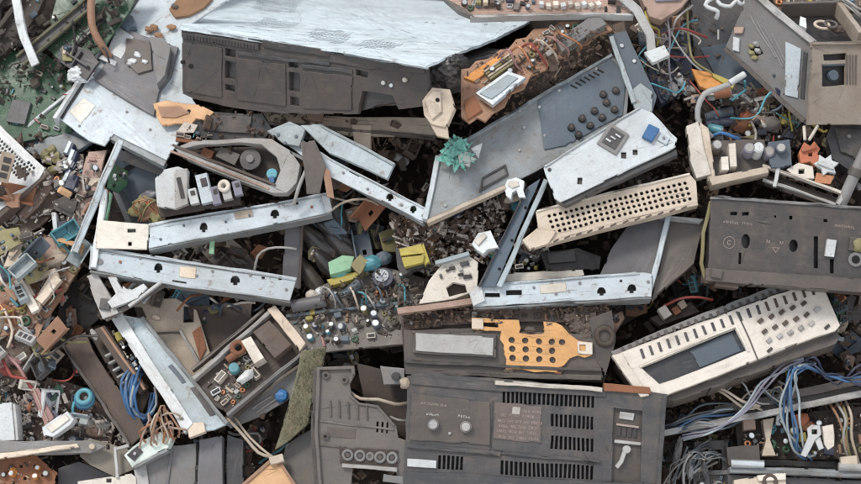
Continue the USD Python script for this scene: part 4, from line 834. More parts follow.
# ================================================================ centre
f = F(420, 238, -2, .1, .35, 0)
t = Thing('cardboard_flap', 'dusty olive brown cardboard flap behind the yellow transformer', 'cardboard', f)
t.slab('flap', [(398, 226), (412, 216), (442, 218), (438, 240), (430, 262), (404, 250)], -3, 0, 'foam')
f = F(413, 258, 22, .1, .2, -12)
t = Thing('yellow_transformer', 'yellow transformer with a dark frame near the centre', 'transformer', f)
t.slab('frame', [(396, 250), (424, 242), (430, 264), (404, 276), (398, 268)], -12, 0, 'charcoal'); t.slab('yellow_tape', [(400, 251), (422, 245), (426, 254), (402, 258)], 0, 6, 'yellow'); t.slab('yellow_tape', [(403, 260), (426, 256), (425, 264), (406, 270)], 0, 8, 'yellow'); t.slab('side', [(424, 244), (431, 262), (426, 266), (421, 250)], -6, 5, 'yellow')
f = F(350, 300, 4, .05, .4, 10)
t = Thing('tilted_circuit_board', 'tilted dusty circuit board with yellow and green parts near the centre', 'circuit board', f)
t.slab('board', [(284, 318), (318, 288), (372, 264), (404, 272), (440, 282), (474, 292), (476, 306), (414, 318), (410, 344), (352, 350), (302, 356)], -4, 0, 'taupe')
t.bar('edge', (286, 318), (412, 304), 3, -2, 5, 'slate'); t.slab('yellow_block', [(328, 285), (350, 278), (362, 277), (358, 283), (332, 291)], 2, 12, 'yellow'); t.slab('green_block', [(330, 270), (344, 262), (356, 264), (352, 276), (332, 282)], 0, 18, 'green_light'); t.slab('olive_block', [(352, 272), (362, 262), (370, 268), (362, 282)], 0, 18, 'olive')
t.lump('blue_coil', (372, 268), 12, 8, 8, 10, 'cyan', 2); t.lump('blue_coil', (384, 262), 9, 7, 6, 8, 'slate', 4); t.lump('green_coil', (342, 278), 9, 6, 6, 8, 'teal', 5)
c = t.cyl('lens', (384, 282), 10.5, 4, 12, 'navy', seg=20); t.cyl('glass', (383, 281), 7, 12, 13.5, 'lens', seg=20, parent=c)
t.rod('grey_roll', (292, 310), (326, 304), 6.5, 8, 'purple_grey'); t.rod('blue_roll', (346, 300), (362, 286), 5, 12, 'slate'); t.lump('white_lump', (312, 298), 6, 5, 4, 8, 'white_warm', 1); t.lump('white_lump', (320, 296), 4, 5, 4, 9, 'white', 2)
t.scatter([(290, 318), (320, 292), (372, 270), (404, 276), (436, 284), (436, 300), (400, 312), (400, 336), (306, 350)], 60, 91, 1.05, 'cap box con res coil cap', cols=['slate', 'navy', 'black', 'olive', 'dark_brown', 'cyan'])
for i in range(10): t.wire('lead', [(318 + i * 9, 300 - i * 1.5, 6), (324 + i * 9, 288 + (i % 3) * 5, 18), (334 + i * 8, 296 + (i % 2) * 10, 18), (336 + i * 8, 316 - i, 6)], 1.1, ['light_grey', 'slate', 'charcoal', 'cream', 'cyan'][i % 5])
f = F(452, 278, 30, 0, .3, 12)
t = Thing('white_bracket', 'white plastic bracket with a square opening left of the white tray', 'plastic bracket', f)
t.slab('plate', [(430, 280), (444, 262), (468, 254), (480, 262), (478, 290), (456, 298), (434, 302), (420, 304)], -6, 0, 'white_warm', holes=[[(447, 287), (454, 282), (466, 284), (468, 292), (450, 296)]]); t.bar('ridge', (436, 264), (470, 254), 4, 0, 6, 'panel_blue'); t.slab('hollow', [(444, 282), (468, 280), (470, 294), (448, 298)], -16, -12, 'brown'); t.bar('edge_strip', (398, 312), (478, 300), 6, -6, 2, 'pink_board')
t.scatter([(436, 278), (446, 266), (472, 258), (474, 278)], 7, 4, .7, 'chip box')
f = F(312, 255, -34, .1, .1, 70)
t = Thing('folded_cloth', 'dark folded cloth hanging in the gap right of the white chassis', 'cloth', f)
for i, (x, y, a) in enumerate(((318, 242, 70), (326, 264, 60), (310, 278, 60), (334, 232, 72), (346, 250, 65), (338, 216, 40))): t.lump('fold', (x, y), 28, 9, 9, 4, 'charcoal' if i % 2 else 'dark_plastic', i, .3, ang=a, fr=1.2)
f = F(294, 252, -18, 0, .1, 75)
t = Thing('plastic_batten', 'grey slat behind the end of the white chassis', 'slat', f)
t.slab('slat', [(286, 220), (302, 222), (298, 290), (282, 288)], -3, 0, 'purple_grey'); t.bar('edge', (303, 222), (299, 290), 2, -2, 4, 'brown')
wire('curved_wire', 'thin pale wire arched between the two rails of the white chassis', [(254, 270, -4), (258, 256, 2), (268, 249, 4), (284, 248, 2), (296, 250, -6)], 1.3, 'light_grey')
wire('curved_wire', 'thin pale wire above the tip of the upper white rail', [(330, 212, 6), (346, 203, 8), (366, 200, 4), (380, 206, -6)], 1.3, 'beige')

# ================================================================ middle recorder
f = F(505, 348, 36, .03, .12, -2)
t = Thing('tape_deck', 'dusty brown tape deck with a torn orange metal plate on its front', 'tape deck', f)
t.slab('body', [(402, 322), (470, 312), (610, 308), (614, 330), (604, 382), (404, 376)], -60, -8, 'dark_brown'); t.slab('front', [(404, 330), (470, 328), (592, 334), (602, 378), (404, 374)], -8, 0, 'taupe'); t.slab('top_ledge', [(402, 318), (470, 309), (608, 306), (600, 322), (500, 320), (404, 330)], -24, -4, 'brown')
t.slab('window', [(413, 331), (496, 334), (496, 358), (413, 353)], 0, 5, 'taupe'); t.slab('window_label', [(416, 333), (494, 337), (493, 356), (416, 351)], 5, 6, 'light_grey'); t.bar('lower_ridge', (404, 362), (600, 370), 3, 0, 4, 'dark_plastic'); t.bar('lower_ridge', (404, 372), (600, 378), 5, 0, 5, 'taupe')
g = f.shift(dz=1.6); HL = []
for i in range(4):
    for j in range(3): HL.append([(512 + i * 13.2 + 3.2 * math.cos(k), 339.5 + j * 9 + i * .6 + 3.2 * math.sin(k)) for k in np.linspace(.3, 6.58, 9)[:-1]])
HL.append([(561.5 + 3.2 * math.cos(k), 342 + 3.2 * math.sin(k)) for k in np.linspace(.3, 6.58, 9)[:-1]])
t.slab('orange_plate', [(472, 317), (488, 317.5), (497, 319), (520, 319), (521, 326), (519, 332), (530, 334), (542, 333), (544, 327), (543, 321), (556, 322), (562, 325), (569, 333), (578, 340), (592, 342), (591, 355), (584, 357), (577, 355), (569, 358), (563, 365), (557, 367), (556, 372), (545, 371), (534, 372), (521, 369), (505, 369), (506, 359), (503, 351), (504, 345), (500, 339), (501, 331), (490, 330), (484, 331), (472, 329)], -1, 1.5, 'plate_orange', f=g, holes=HL + [[(484, 322), (498, 322), (498, 327), (484, 326)]])
t.slab('orange_backing', [(505, 336), (558, 338), (560, 366), (506, 364)], -6, -5, 'dark_brown', f=g); t.slab('orange_edge', [(472, 318), (484, 318), (484, 329), (472, 329)], 1.5, 3, 'cream', f=g); t.slab('white_tip', [(577, 341), (592, 342), (592, 354), (577, 353)], 1.5, 3, 'white_warm', f=g, holes=[hl((582, 347), 3, 3)]); t.slab('rust_bit', [(554, 364), (562, 366), (560, 374), (553, 373)], -2, 1, 'rust', f=g)
t.scatter([(406, 320), (470, 312), (600, 310), (596, 320), (474, 316), (408, 328)], 26, 15, .8, 'box res con chip', z=-6); t.slab('side_bracket', [(590, 318), (612, 310), (616, 340), (604, 376), (596, 360)], -14, 2, 'dark_plastic'); t.ring('side_ring', (605, 336), 8, 3, 3, 'dark_brown')
for i, (x, y) in enumerate(((500, 322), (530, 329), (508, 371), (560, 369), (480, 333), (549, 324))): t.lump('dirt_clod', (x, y), 5, 2.6, 2, 1.5, 'brown', i + 7, .6, fr=3, smooth=20)
for i, (x, y) in enumerate(((578, 326), (586, 334), (572, 318), (594, 326))): t.lump('dirt_clod', (x, y), 8, 6, 4, -3, 'brown', i, .6, fr=3, smooth=20)

# ================================================================ cream console
f = F(728, 342, 46, .02, .35, 19.3)
t = Thing('telephone_console', 'cream fax console with a dark display and rows of keys', 'fax machine', f)
t.slab('body', [(616, 360), (812, 288), (834, 326), (842, 334), (838, 342), (676, 398), (646, 396)], -38, -9, 'taupe'); t.slab('body_rim', [(616, 360), (812, 288), (834, 326), (836, 332), (756, 361), (668, 394), (646, 396)], -9, -4, 'taupe', holes=[[(638, 367), (736, 326), (749, 352), (658, 387)]]); t.slab('top_face', [(611, 356), (640, 345), (814, 281), (823, 288), (840, 326), (836, 331), (756, 360), (664, 396), (640, 398)], -4, 0, 'fax_cream', holes=[[(641, 367), (735, 329), (746, 351), (659, 384)]])
t.slab('display', [(636, 366), (736, 324), (752, 353), (656, 390)], -8.6, -5, 'glass_dark'); t.slab('display_blue', [(690, 350), (732, 332), (741, 350), (700, 366)], -5, -4.2, 'slate'); t.line('display_frame', [(639, 367), (736, 327), (748, 352)], 2, 0, 1.6, 'white_warm')
t.bar('panel_seam', (737, 312), (758, 361), 1.4, 0, .5, 'taupe')
for i in range(20): t.bar('vent_slot', (641 + i * 8.9, 349 - i * 3.3), (644 + i * 8.9, 358 - i * 3.3), 2.6, -.4, .6, 'dark_grey' if i < 14 else 'brown')
g = F(700, 318, 34, .0, -.6, 19.3); g = f.shift(dz=-2)
t.slab('back_edge', [(611, 350), (700, 314), (782, 282), (812, 280), (640, 343), (614, 356)], -20, -3, 'grey')
for i in range(24): t.bar('back_rib', (622 + i * 7.4, 346.5 - i * 2.75), (624 + i * 7.4, 351 - i * 2.75), 2.6, -3, -1, 'dark_plastic')
rows = [((760, 322), (803, 305)), ((764, 333), (806, 316)), ((769, 342), (811, 325))]
for r_, (a, b) in enumerate(rows):
    for i in range(5):
        c = (a[0] + (b[0] - a[0]) * i / 4, a[1] + (b[1] - a[1]) * i / 4); t.box('key', c, 5.4, 3.6, 0, 2.2, 'brown' if r_ < 2 else 'light_grey', 20)
t.box('key', (817, 311), 6, 4.2, 0, 2.6, 'light_grey', 20); t.box('latch', (770, 351), 6, 2.6, 0, 1.5, 'charcoal', 20); t.box('latch', (827, 328), 6, 2.6, 0, 1.5, 'charcoal', 20)
t.bar('corner_mark', (810, 283), (813, 289), 3, 0, 1, 'charcoal'); t.slab('left_lip', [(611, 356), (622, 354), (648, 396), (640, 398)], 0, 3, 'white_warm')
wire('red_wire', 'thin red wire lying behind the cream fax console', [(664, 306, 4), (680, 299, 12), (698, 297, 10), (712, 300, 0)], 1.5, 'red')
f = F(664, 312, 0, 0, .3, 20)
t = Thing('small_terminal', 'small dusty terminal block behind the cream fax console', 'connector block', f)
t.slab('base', [(650, 318), (690, 302), (700, 312), (660, 326)], -10, 0, 'dark_brown'); t.box('terminal', (664, 314), 9, 12, 0, 8, 'white_warm', 10); t.box('terminal', (682, 306), 7, 8, 0, 6, 'beige', 10); t.box('terminal', (676, 312), 7, 8, 0, 6, 'rust', 10)

# ================================================================ dark amplifier front on the right
f = F(790, 242, 58, .0, .08, -4.5)
t = Thing('amplifier_front', 'dark grey amplifier front with small white symbols and missing knobs at the right edge', 'amplifier', f)
el = lambda c, a, b: [(c[0] + a * math.cos(k), c[1] + b * math.sin(k)) for k in np.linspace(0, 6.2832, 13)[:-1]]
t.slab('face', [(711, 197), (720, 195), (890, 211), (890, 284), (708, 270)], -5, 0, 'dark_plastic', holes=[el((746, 241), 4.6, 7), el((794, 246), 4.4, 6), hl((740, 258), 1.4, 6), hl((816, 253), 2.2, 16), hl((832, 267), 2, 7), hl((734, 213), 3.6, 1.7), hl((746, 214), 3.4, 1.7), hl((776, 217), 1, 1.2), hl((791, 218), 1.6, 1.8), hl((826, 221), 2, 1.4)])
t.slab('body', [(714, 200), (890, 215), (890, 284), (712, 268)], -90, -12, 'charcoal'); t.slab('lower_lip', [(706, 268), (890, 282), (890, 296), (705, 281)], -30, 5, 'taupe'); t.bar('top_edge', (711, 197), (890, 211.5), 2.6, -8, 2, 'grey')
t.box('switch', (830, 249), 9, 17, 0, 4, 'white', -3); s_ = t.cyl('round_socket', (855, 260), 7, 0, 2.5, 'grey'); t.cyl('socket_hole', (855, 260), 4, 2.5, 3, 'hole', parent=s_); t.box('jack', (856, 245), 14, 13, 0, 3, 'taupe', -4); t.lump('dust_clod', (858, 246), 5, 7, 3, 3, 'olive', 2)
t.ring('ring_mark', (729, 242), 5.6, .3, .1, 'print_pink'); t.text('letter', 'C', (729, 242), 4.4, -4, .1, 'print_pink')
t.text('symbol', 'M', (768.5, 242), 3.2, -4, .1, 'print_pink'); t.text('symbol', 'M', (782, 243.5), 3.2, -4, .1, 'print_pink'); t.line('triangle_mark', [(773, 248), (776, 253), (779.5, 248.5), (773, 248)], .5, 0, .4, 'print_pink')
t.letters((731, 222), 7, 2.2, 2.2, -4, 0, 'print_pink'); t.letters((748, 223.6), 5, 2.2, 2.2, -4, 0, 'print_pink'); t.letters((845, 227), 9, 2.2, 2.2, -4, 0, 'print_pink')
t.box('end_cap', (716, 274), 10, 9, 5, 8, 'taupe', -4); t.box('foot', (727, 283), 22, 9, -22, 2, 'brown', -4)
t.line('left_bracket', [(712, 200), (704, 232), (702, 262), (708, 282)], 3, -10, -5, 'olive')

# ================================================================ large unit at the bottom
f = F(490, 430, 66, .0, .1, -3.2)
t = Thing('bottom_deck', 'large grey tape deck with vents and two knobs at the bottom centre', 'tape deck', f)
dk = 'dark_grey'
def slots_row(x0, y0, x1, y1, h, n, w=1.35): return [[(x0 + (x1 - x0) * i / (n - 1) - w, y0 + (y1 - y0) * i / (n - 1)), (x0 + (x1 - x0) * i / (n - 1) + w, y0 + (y1 - y0) * i / (n - 1)), (x0 + (x1 - x0) * i / (n - 1) + w, y0 + h + (y1 - y0) * i / (n - 1)), (x0 + (x1 - x0) * i / (n - 1) - w, y0 + h + (y1 - y0) * i / (n - 1))] for i in range(n)]
H = slots_row(503, 391, 592, 396, 12, 21) + slots_row(552, 414, 592, 417, 13, 10) + slots_row(552, 436, 592, 439, 13, 10) + slots_row(502, 461, 592, 466, 14, 21) + slots_row(440, 456, 462, 457.5, 14, 6)
H.append([(613, 408), (642, 411), (641, 490), (612, 490)])
t.slab('front', [(406, 374), (436, 373), (606, 388), (650, 392), (664, 394), (660, 492), (404, 492), (406, 440)], -6, 0, 'taupe_blue', holes=H)
t.slab('body', [(412, 380), (656, 398), (654, 492), (410, 492)], -80, -9, 'black')
t.slab('top_band', [(408, 376), (604, 391), (604, 397), (498, 391), (410, 384)], 0, 2, 'taupe_blue')
k_ = t.slab('knob_panel', [(411, 393), (489, 402), (489, 446), (410, 440)], 0, 1.6, 'taupe')
for x, y in ((433, 425), (465, 427)):
    c = t.cyl('knob', (x, y), 5.6, 1.6, 7, 'grey'); t.cyl('knob_top', (x, y), 4.2, 7, 8, 'light_grey', parent=c)
t.cyl('pin', (449, 433), 1.6, 1.6, 3, 'light_grey')
t.letters((429, 403.4), 6, 3, 2.4, -4, 1.6, 'print_pink'); t.letters((443, 404.8), 2, 3, 2.4, -4, 1.6, 'print_pink')
t.letters((432, 414.4), 5, 2.6, 2, -4, 1.6, 'print_white'); t.letters((464, 416.8), 5, 2.6, 2, -4, 1.6, 'print_white')
l_ = t.slab('rating_label', [(494, 402), (541, 407), (540, 444), (493, 439)], 0, .8, 'label_pink'); rng = random.Random(4)
t.box('lettering', (515.5, 411), 8, 7, .8, 1.2, 'print_white', -4)
for r_, (y, x0, x1) in enumerate(((410, 522, 538), (415, 500, 536), (421, 497, 539), (426, 498, 538), (431, 496, 530), (437, 498, 540))):
    x = x0
    while x < x1:
        w_ = rng.randint(3, 6); t.letters((x + w_, y + (x - 495) * .07), w_, 1.9, 2.6, -4, .8, 'print_pink'); x += w_ * 2 + 2
t.slab('white_strip', [(494, 380), (601, 387.5), (601, 392), (494, 384.5)], 0, 5, 'white_warm'); t.bar('ridge', (408, 446), (500, 455), 4, 0, 3, 'taupe_blue'); t.bar('ridge', (490, 452), (600, 462), 3, 0, 2.5, 'taupe_blue'); t.bar('seam', (492, 400), (490, 456), 1, 0, .7, 'charcoal')
t.slab('white_plate', [(408, 459), (437, 461), (437, 469), (408, 467)], 0, 2.5, 'white'); t.slab('lower_band', [(404, 472), (660, 484), (660, 492), (404, 492)], 0, 3, 'dark_grey'); t.slab('rust_block', [(603, 383), (648, 387), (650, 394), (603, 391)], -14, 3, 'rust')
w_ = t.slab('side_window', [(610, 404), (645, 408), (643, 492), (608, 492)], -7.5, -5, 'taupe'); t.box('window_label', (627, 416), 14, 7, -5, -3, 'light_grey', -3, parent=w_)
t.letters((627, 415), 4, 3, 2.4, -3, -3, 'print_white')
for i in range(4): t.box('contact', (619 + i * 5.5, 432 + i * .4), 3.6, 9, -5, -3, 'charcoal', -3)
t.box('ledge', (628, 443), 26, 3, -5, -1, 'light_grey', -3); t.box('ledge', (628, 426), 22, 2, -5, -2, 'print_pink', -3); t.line('hook', [(617, 468), (622, 462), (625, 452)], 4, -5, 0, 'light_grey'); t.cyl('hook_ring', (627, 450), 4, -5, 0, 'light_grey')
t.bar('right_edge', (664, 394), (659, 492), 4, -12, 2, 'dark_grey')
g = F(365, 420, 60, .06, .12, -2)
t.slab('left_front', [(318, 368), (352, 367), (354, 374), (349, 384), (351, 395), (360, 404), (378, 407), (386, 416), (396, 426), (398, 438), (407, 441), (407, 480), (398, 478), (396, 470), (352, 468), (350, 492), (320, 492), (316, 430)], -8, 0, 'taupe_light', f=g, holes=[hl((377, 427), 1, 5.5), hl((382, 427.5), 1, 5.5), hl((387, 428), 1, 5.5)])
j_ = t.slab('jack_panel', [(340, 446), (399, 451), (398, 468), (340, 463)], 0, 2, 'dark_brown', f=g)
for i, x in enumerate((348, 360.5, 371, 381, 393)):
    c = t.ring('jack', (x, 454.6 + (x - 348) * .085), 4.4 if i != 2 else 3, 1.5, 3, 'grey', f=g, parent=j_); t.cyl('jack_core', (x, 454.6 + (x - 348) * .085), 2.4, 2, 3.4, 'taupe', f=g, parent=j_)
t.bar('jack_ledge', (342, 465), (398, 470), 4, 0, 5, 'light_grey', f=g); t.bar('crease', (320, 420), (394, 430), 2, 0, 1.2, 'taupe_light', f=g); t.bar('crease', (319, 444), (340, 446), 2, 0, 1.4, 'taupe', f=g)
t.line('raised_lip', [(320, 489), (317, 430), (319, 369), (352, 368), (353, 375)], 3, 0, 4, 'taupe_light', f=g); t.line('torn_lip', [(350, 396), (359, 404), (377, 407), (385, 416), (394, 426)], 2, -8, 2.4, 'taupe_light', f=g)
for x, y in ((326, 376), (326, 436), (344, 380)):
    p_ = t.cyl('screw_post', (x, y), 3.6, 0, 3, 'taupe', f=g, seg=12); t.cyl('post_hole', (x, y), 1.7, 3, 3.3, 'hole', f=g, seg=10, parent=p_)
for i in range(5): t.bar('rib', (330 + i * 9, 400 + i), (331 + i * 9, 416 + i), 1.4, 0, 2, 'taupe', f=g)
t.slab('dirty_label', [(328, 426), (356, 428), (355, 438), (328, 436)], 0, .4, 'taupe', f=g); t.slab('side_wall', [(313, 372), (320, 368), (318, 430), (321, 492), (314, 492), (311, 430)], -40, -2, 'dark_plastic', f=g)
t.bar('lower_bar', (384, 478), (408, 481), 7, -4, 4, 'grey', f=g); t.slab('inner_board', [(352, 362), (406, 374), (404, 440), (360, 400)], -44, -40, 'dark_brown', f=g); t.slab('inner_bracket', [(378, 366), (402, 368), (402, 384), (382, 384)], -26, -14, 'grey', f=g); t.cyl('inner_knob', (394, 376), 4, -14, -8, 'charcoal', f=g); t.lump('left_tab', (404, 383), 5, 6, 5, 2, 'beige', 2, .3, f=g)
wire('pale_lead', 'pale wire across the broken black opening of the bottom tape deck', [(350, 392, 44), (360, 399, 52), (378, 400, 54), (394, 404, 52), (408, 403, 40)], 1.7, 'beige')
wire('pale_lead', 'short pale wire low in the broken opening of the bottom tape deck', [(390, 416, 40), (398, 420, 50), (408, 421, 44)], 1.2, 'light_grey')

# ================================================================ right bottom: cables and trays
f = F(765, 412, 20, .02, .2, 10.5)
t = Thing('long_grey_bar', 'long pale grey bar running below the cream fax console to the right edge', 'metal bar', f)
t.bar('bar', (660, 434), (890, 388), 6, -3, 3, 'light_grey'); t.bar('upper_bar', (716, 410), (890, 374), 8, -10, -4, 'taupe'); t.slab('web', [(664, 430), (760, 404), (890, 378), (890, 388), (664, 436)], -14, -10, 'dark_plastic')
f = F(694, 416, 22, 0, .3, 18)
t = Thing('ribbon_cable', 'grey blue flat ribbon cable bundle right of the bottom tape deck', 'ribbon cable', f)
for i in range(9): t.wire('strand', jit([(662, 430 + i * .6, 10), (678, 420 + i * 1.6, 22), (700, 408 + i * 2.6, 26), (720, 404 + i * 3, 20), (742, 404 + i * 2, 8)], 3), 1.1, ['slate', 'grey', 'panel_blue', 'slate', 'cable_blue', 'slate', 'light_grey', 'grey', 'slate'][i])
C = 'cable'
for i in range(7): wire('blue_cable', f'{ORD[i]} blue cable from the left in the thick bundle hanging right of the fax console', jit([(812 - i * 1.5, 366 - i * .6, 20), (796 + i * .8, 364 + i * .3, 34), (787 + i * 1.8, 374, 40), (784 + i * 1.9, 400, 42), (786 + i * 1.9, 426, 42), (794 + i * 1.6, 446 + i, 34), (804 + i, 456, 20)], 5.5), 1.25, 'cable_blue' if i % 3 else 'panel_blue', C, 'blue cables hanging in one bundle')
for i in range(5): wire('blue_cable', f'{ORD[i]} blue cable from the top looping to the right edge beside the fax console', jit([(796 + i, 366 + i, 30), (812, 362 + i * 2, 36), (822 + i * 1.5, 374 + i, 34), (836, 382 - i, 28), (850, 374 + i * 2, 30), (864, 368 + i * 4, 30), (884, 372 + i * 3, 24)], 5), 1.2, 'cable_blue' if i % 2 else 'navy', C, 'blue cables looping to the right edge')
for i in range(3): wire('lilac_cable', f'{ORD[i]} lilac grey cable from the top sweeping from the ribbon cable to the blue bundle', jit([(684, 436 + i * 2, 24), (716, 426 + i, 32), (744, 408, 36), (764, 382 + i * 2, 38), (784, 368 + i, 38), (806, 362, 32)], 3.5), 1.2, 'lilac' if i != 1 else 'panel_blue', C, 'lilac cables swept across')
for i in range(3): wire('tan_cable', f'{ORD[i]} tan cable from the left lying across the ribbon cable', jit([(706, 376 + i * 6, 18), (726, 388 + i * 4, 30), (746, 402 + i * 2, 30), (760, 408, 20)], 3), 1.3, 'beige', C, 'tan cables over the ribbon cable')
for i in range(4): wire('grey_cable', f'{ORD[i]} cable from the left hanging behind the bottom right tray', jit([(832 + i * 5, 404, 10), (838 + i * 5, 418, 26), (842 + i * 3, 440, 26), (846 + i * 4, 470, 18)], 3), 1.4, ['tan_board', 'light_grey', 'olive', 'beige'][i], C, 'cables hanging behind the tray')
for i in range(9): wire('small_cable', f'{ORD[i]} thin cable from the left in the tangle left of the blue bundle', jit([(730 + i * 6, 392 + (i * 7) % 13, 10), (742 + i * 5, 384 + (i * 5) % 17, 22), (754 + i * 4, 396 - (i * 3) % 11, 24), (770 + i * 3, 402 - (i * 5) % 9, 10)], 6), 1.0, ['light_grey', 'beige', 'slate', 'grey'][i % 4], C, 'thin cables tangled together')
f = F(800, 466, 34, .02, .25, -3)
t = Thing('silver_tray', 'grey metal tray with a silver tube at the bottom right corner', 'metal tray', f)
t.slab('back_wall', [(724, 436), (740, 434), (880, 440), (880, 466), (730, 462)], -50, -46, 'dark_plastic'); t.slab('left_wall', [(728, 446), (760, 442), (762, 462), (730, 464)], -30, -10, 'taupe'); t.rod('tube', (731, 463), (764, 464), 4.2, 2, 'silver'); t.bar('slot', (763, 462), (834, 464), 5, -4, -1, 'hole'); t.slab('upper_edge', [(730, 466), (880, 470), (880, 475), (730, 473)], -20, 0, 'panel_grey'); t.slab('lower_edge', [(728, 474), (880, 480), (880, 500), (728, 500)], -26, -4, 'dark_grey')
t.rod('tube', (838, 466), (884, 468), 4, 2, 'light_grey'); t.bar('lower_rail', (730, 471), (884, 476), 3.4, -6, 3, 'panel_grey'); t.box('pale_block', (848, 462), 16, 12, -2, 5, 'beige', 10)
f = F(775, 438, 4, 0, .2)
t = Thing('transistor_row', 'dusty parts standing inside the bottom right tray', 'circuit board', f)
t.slab('board', [(736, 418), (880, 404), (880, 458), (740, 458)], -12, -8, 'dark_brown')
t.slab('brown_part', [(760, 420), (772, 418), (768, 440), (774, 456), (760, 456), (764, 440)], -8, 8, 'beige'); t.lump('red_part', (800, 420), 9, 8, 6, 2, 'orange_red', 3); t.lump('red_part', (808, 426), 7, 6, 5, 2, 'rust', 5); t.box('white_part', (777, 418), 5, 14, -6, 6, 'white', -8); t.box('pink_part', (748, 424), 12, 12, -8, 4, 'pink_board', 5); t.scatter([(738, 422), (876, 410), (876, 456), (742, 456)], 28, 23, 1.0, 'box cap coil res', cols=['brown', 'olive', 'dark_brown'])
f = F(820, 438, 46, .1, .1, 0)
t = Thing('white_clip', 'white plastic clip shaped like an upturned V at the bottom right', 'plastic clip', f)
t.slab('arm', [(801, 455), (808, 436), (807, 428), (812, 424), (820, 425), (821, 434), (815, 440), (806, 457)], -3, 2, 'white', holes=[hl((814.5, 431), 2.6, 2.4)]); t.slab('arm', [(814, 438), (820, 436), (824, 448), (819, 450)], -3, 1, 'white'); t.slab('block', [(822, 426), (833, 424), (834, 446), (828, 450), (824, 444)], -5, 3, 'white_warm')
f = F(772, 482, 44, 0, .3, -2)
t = Thing('cream_block', 'cream connector block at the bottom edge below the silver tray', 'connector block', f)
t.slab('body', [(734, 480), (756, 477), (786, 474), (788, 500), (734, 500)], -10, 0, 'cream'); t.ring('ring', (770, 482), 6, 2, 2, 'brown'); t.box('slot', (746, 488), 10, 4, 0, .8, 'charcoal'); t.slab('top', [(757, 476), (786, 473), (786, 480), (758, 482)], 0, 3, 'white_warm')
f = F(694, 465, 10, .1, .1, 40)
t = Thing('crumpled_foil', 'crumpled dark grey foil between the bottom tape deck and the silver tray', 'foil', f)
for i, (x, y, a) in enumerate(((678, 452, 40), (690, 466, 52), (706, 474, 64))): t.lump('fold', (x, y), 15, 3.5, 4, 0, ['grey', 'panel_grey', 'dark_grey'][i], i, .4, ang=a, fr=2.8, smooth=20)
for i in range(7): t.bar('metal_strip', (668 + i * 5, 484 - i * 2), (682 + i * 6, 444 + i * 3), 2.2, -6 + i, -4 + i, ['grey', 'panel_grey', 'taupe', 'light_grey'][i % 4])
for i in range(16): t.wire('strand', jit([(666 + i * 2.6, 490 - i, 2), (672 + i * 2.4, 470 - i, 14), (684 + i * 1.8, 456, 16), (696 + i * 2, 446 + i, 6), (708 + i, 440 + i * 2, -4)], 4), .8, ['light_grey', 'grey', 'slate', 'panel_grey'][i % 4])
t.wire('lead', [(684, 484, 16), (684, 466, 20), (690, 454, 18)], 1.3, 'light_grey')
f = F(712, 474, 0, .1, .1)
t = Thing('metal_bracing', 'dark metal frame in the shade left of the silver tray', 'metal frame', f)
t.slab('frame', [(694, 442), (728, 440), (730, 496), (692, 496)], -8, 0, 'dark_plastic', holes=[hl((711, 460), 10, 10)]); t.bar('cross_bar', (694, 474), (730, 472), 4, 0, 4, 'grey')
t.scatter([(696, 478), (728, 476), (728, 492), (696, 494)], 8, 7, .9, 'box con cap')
# ================================================================ lower left
f = F(105, 390, 6, .1, .2, -54)
t = Thing('brown_channel', 'brown steel channel slanting down the lower left with a coil of blue cable beside it', 'steel channel', f)
t.slab('left_wall', [(63, 346), (84, 332), (92, 350), (148, 432), (132, 446), (124, 440), (90, 384)], -3, 0, 'brown'); t.bar('left_rim', (63, 345), (130, 446), 3, -8, 4, 'taupe'); t.slab('mid_wall', [(94, 330), (104, 326), (146, 386), (140, 394)], -10, 2, 'brown'); t.bar('mid_rim', (102, 328), (146, 390), 2.4, 0, 5, 'tan_board'); t.slab('floor', [(84, 332), (104, 328), (146, 392), (136, 420)], -22, -14, 'dark_brown')
for i in range(6): t.bar('fin', (104 + i * 4, 356 + i * 7), (111 + i * 4, 352 + i * 7), 2, -12, -2, 'light_grey')
t.lump('bolt', (94, 335), 6, 3, 3, 3, 'light_grey', 1, .3); t.scatter([(108, 332), (116, 330), (140, 372), (134, 380)], 10, 6, .8, 'box cap con', z=-8)
for i in range(10): wire('blue_cable', f'{ORD[i]} blue cable from the left in the coil beside the brown channel', jit([(134 + i * .9, 362 + i, -6), (124 + i * 1.5, 380 + i * .4, 10 + i), (122 + i * 1.6, 402 + i, 14 + i * .7), (132 + i * 1.5, 422 - i * .5, 12), (146 + i, 424 - i * 2.4, 4), (154, 408 - i * 3, -4)], 3.4), 1.4, ['cable_blue', 'blue', 'cable_blue', 'panel_blue'][i % 4], 'cable', 'blue cables coiled beside the brown channel')
f = F(160, 375, 16, .1, .3, -54)
t = Thing('blue_grey_bracket', 'pale blue steel bracket with a white edge slanting at the lower left', 'steel bracket', f)
t.slab('plate', [(112, 314), (140, 318), (170, 354), (200, 388), (228, 424), (214, 430), (190, 432)], -4, 0, 'panel_blue'); t.slab('white_edge', [(109, 316), (119, 309), (194, 424), (186, 434)], -4, 4, 'white'); t.cyl('screw', (116, 318), 1.8, 4, 5, 'grey'); t.slab('end_tab', [(188, 424), (204, 422), (206, 432), (190, 438)], -4, 3, 'cream'); t.slab('groove', [(168, 366), (172, 364), (186, 382), (182, 384)], 0, .6, 'slate'); t.slab('groove', [(190, 388), (196, 386), (216, 414), (210, 416)], 0, .6, 'charcoal'); t.bar('right_lip', (142, 318), (228, 424), 4, -4, 5, 'panel_grey'); t.cyl('screw', (184, 420), 1.4, 4, 5, 'grey')
f = F(170, 330, -24, .05, .2, -10)
t = Thing('beige_back_wall', 'dusty beige wall of an open casing under the lower white rail', 'casing', f)
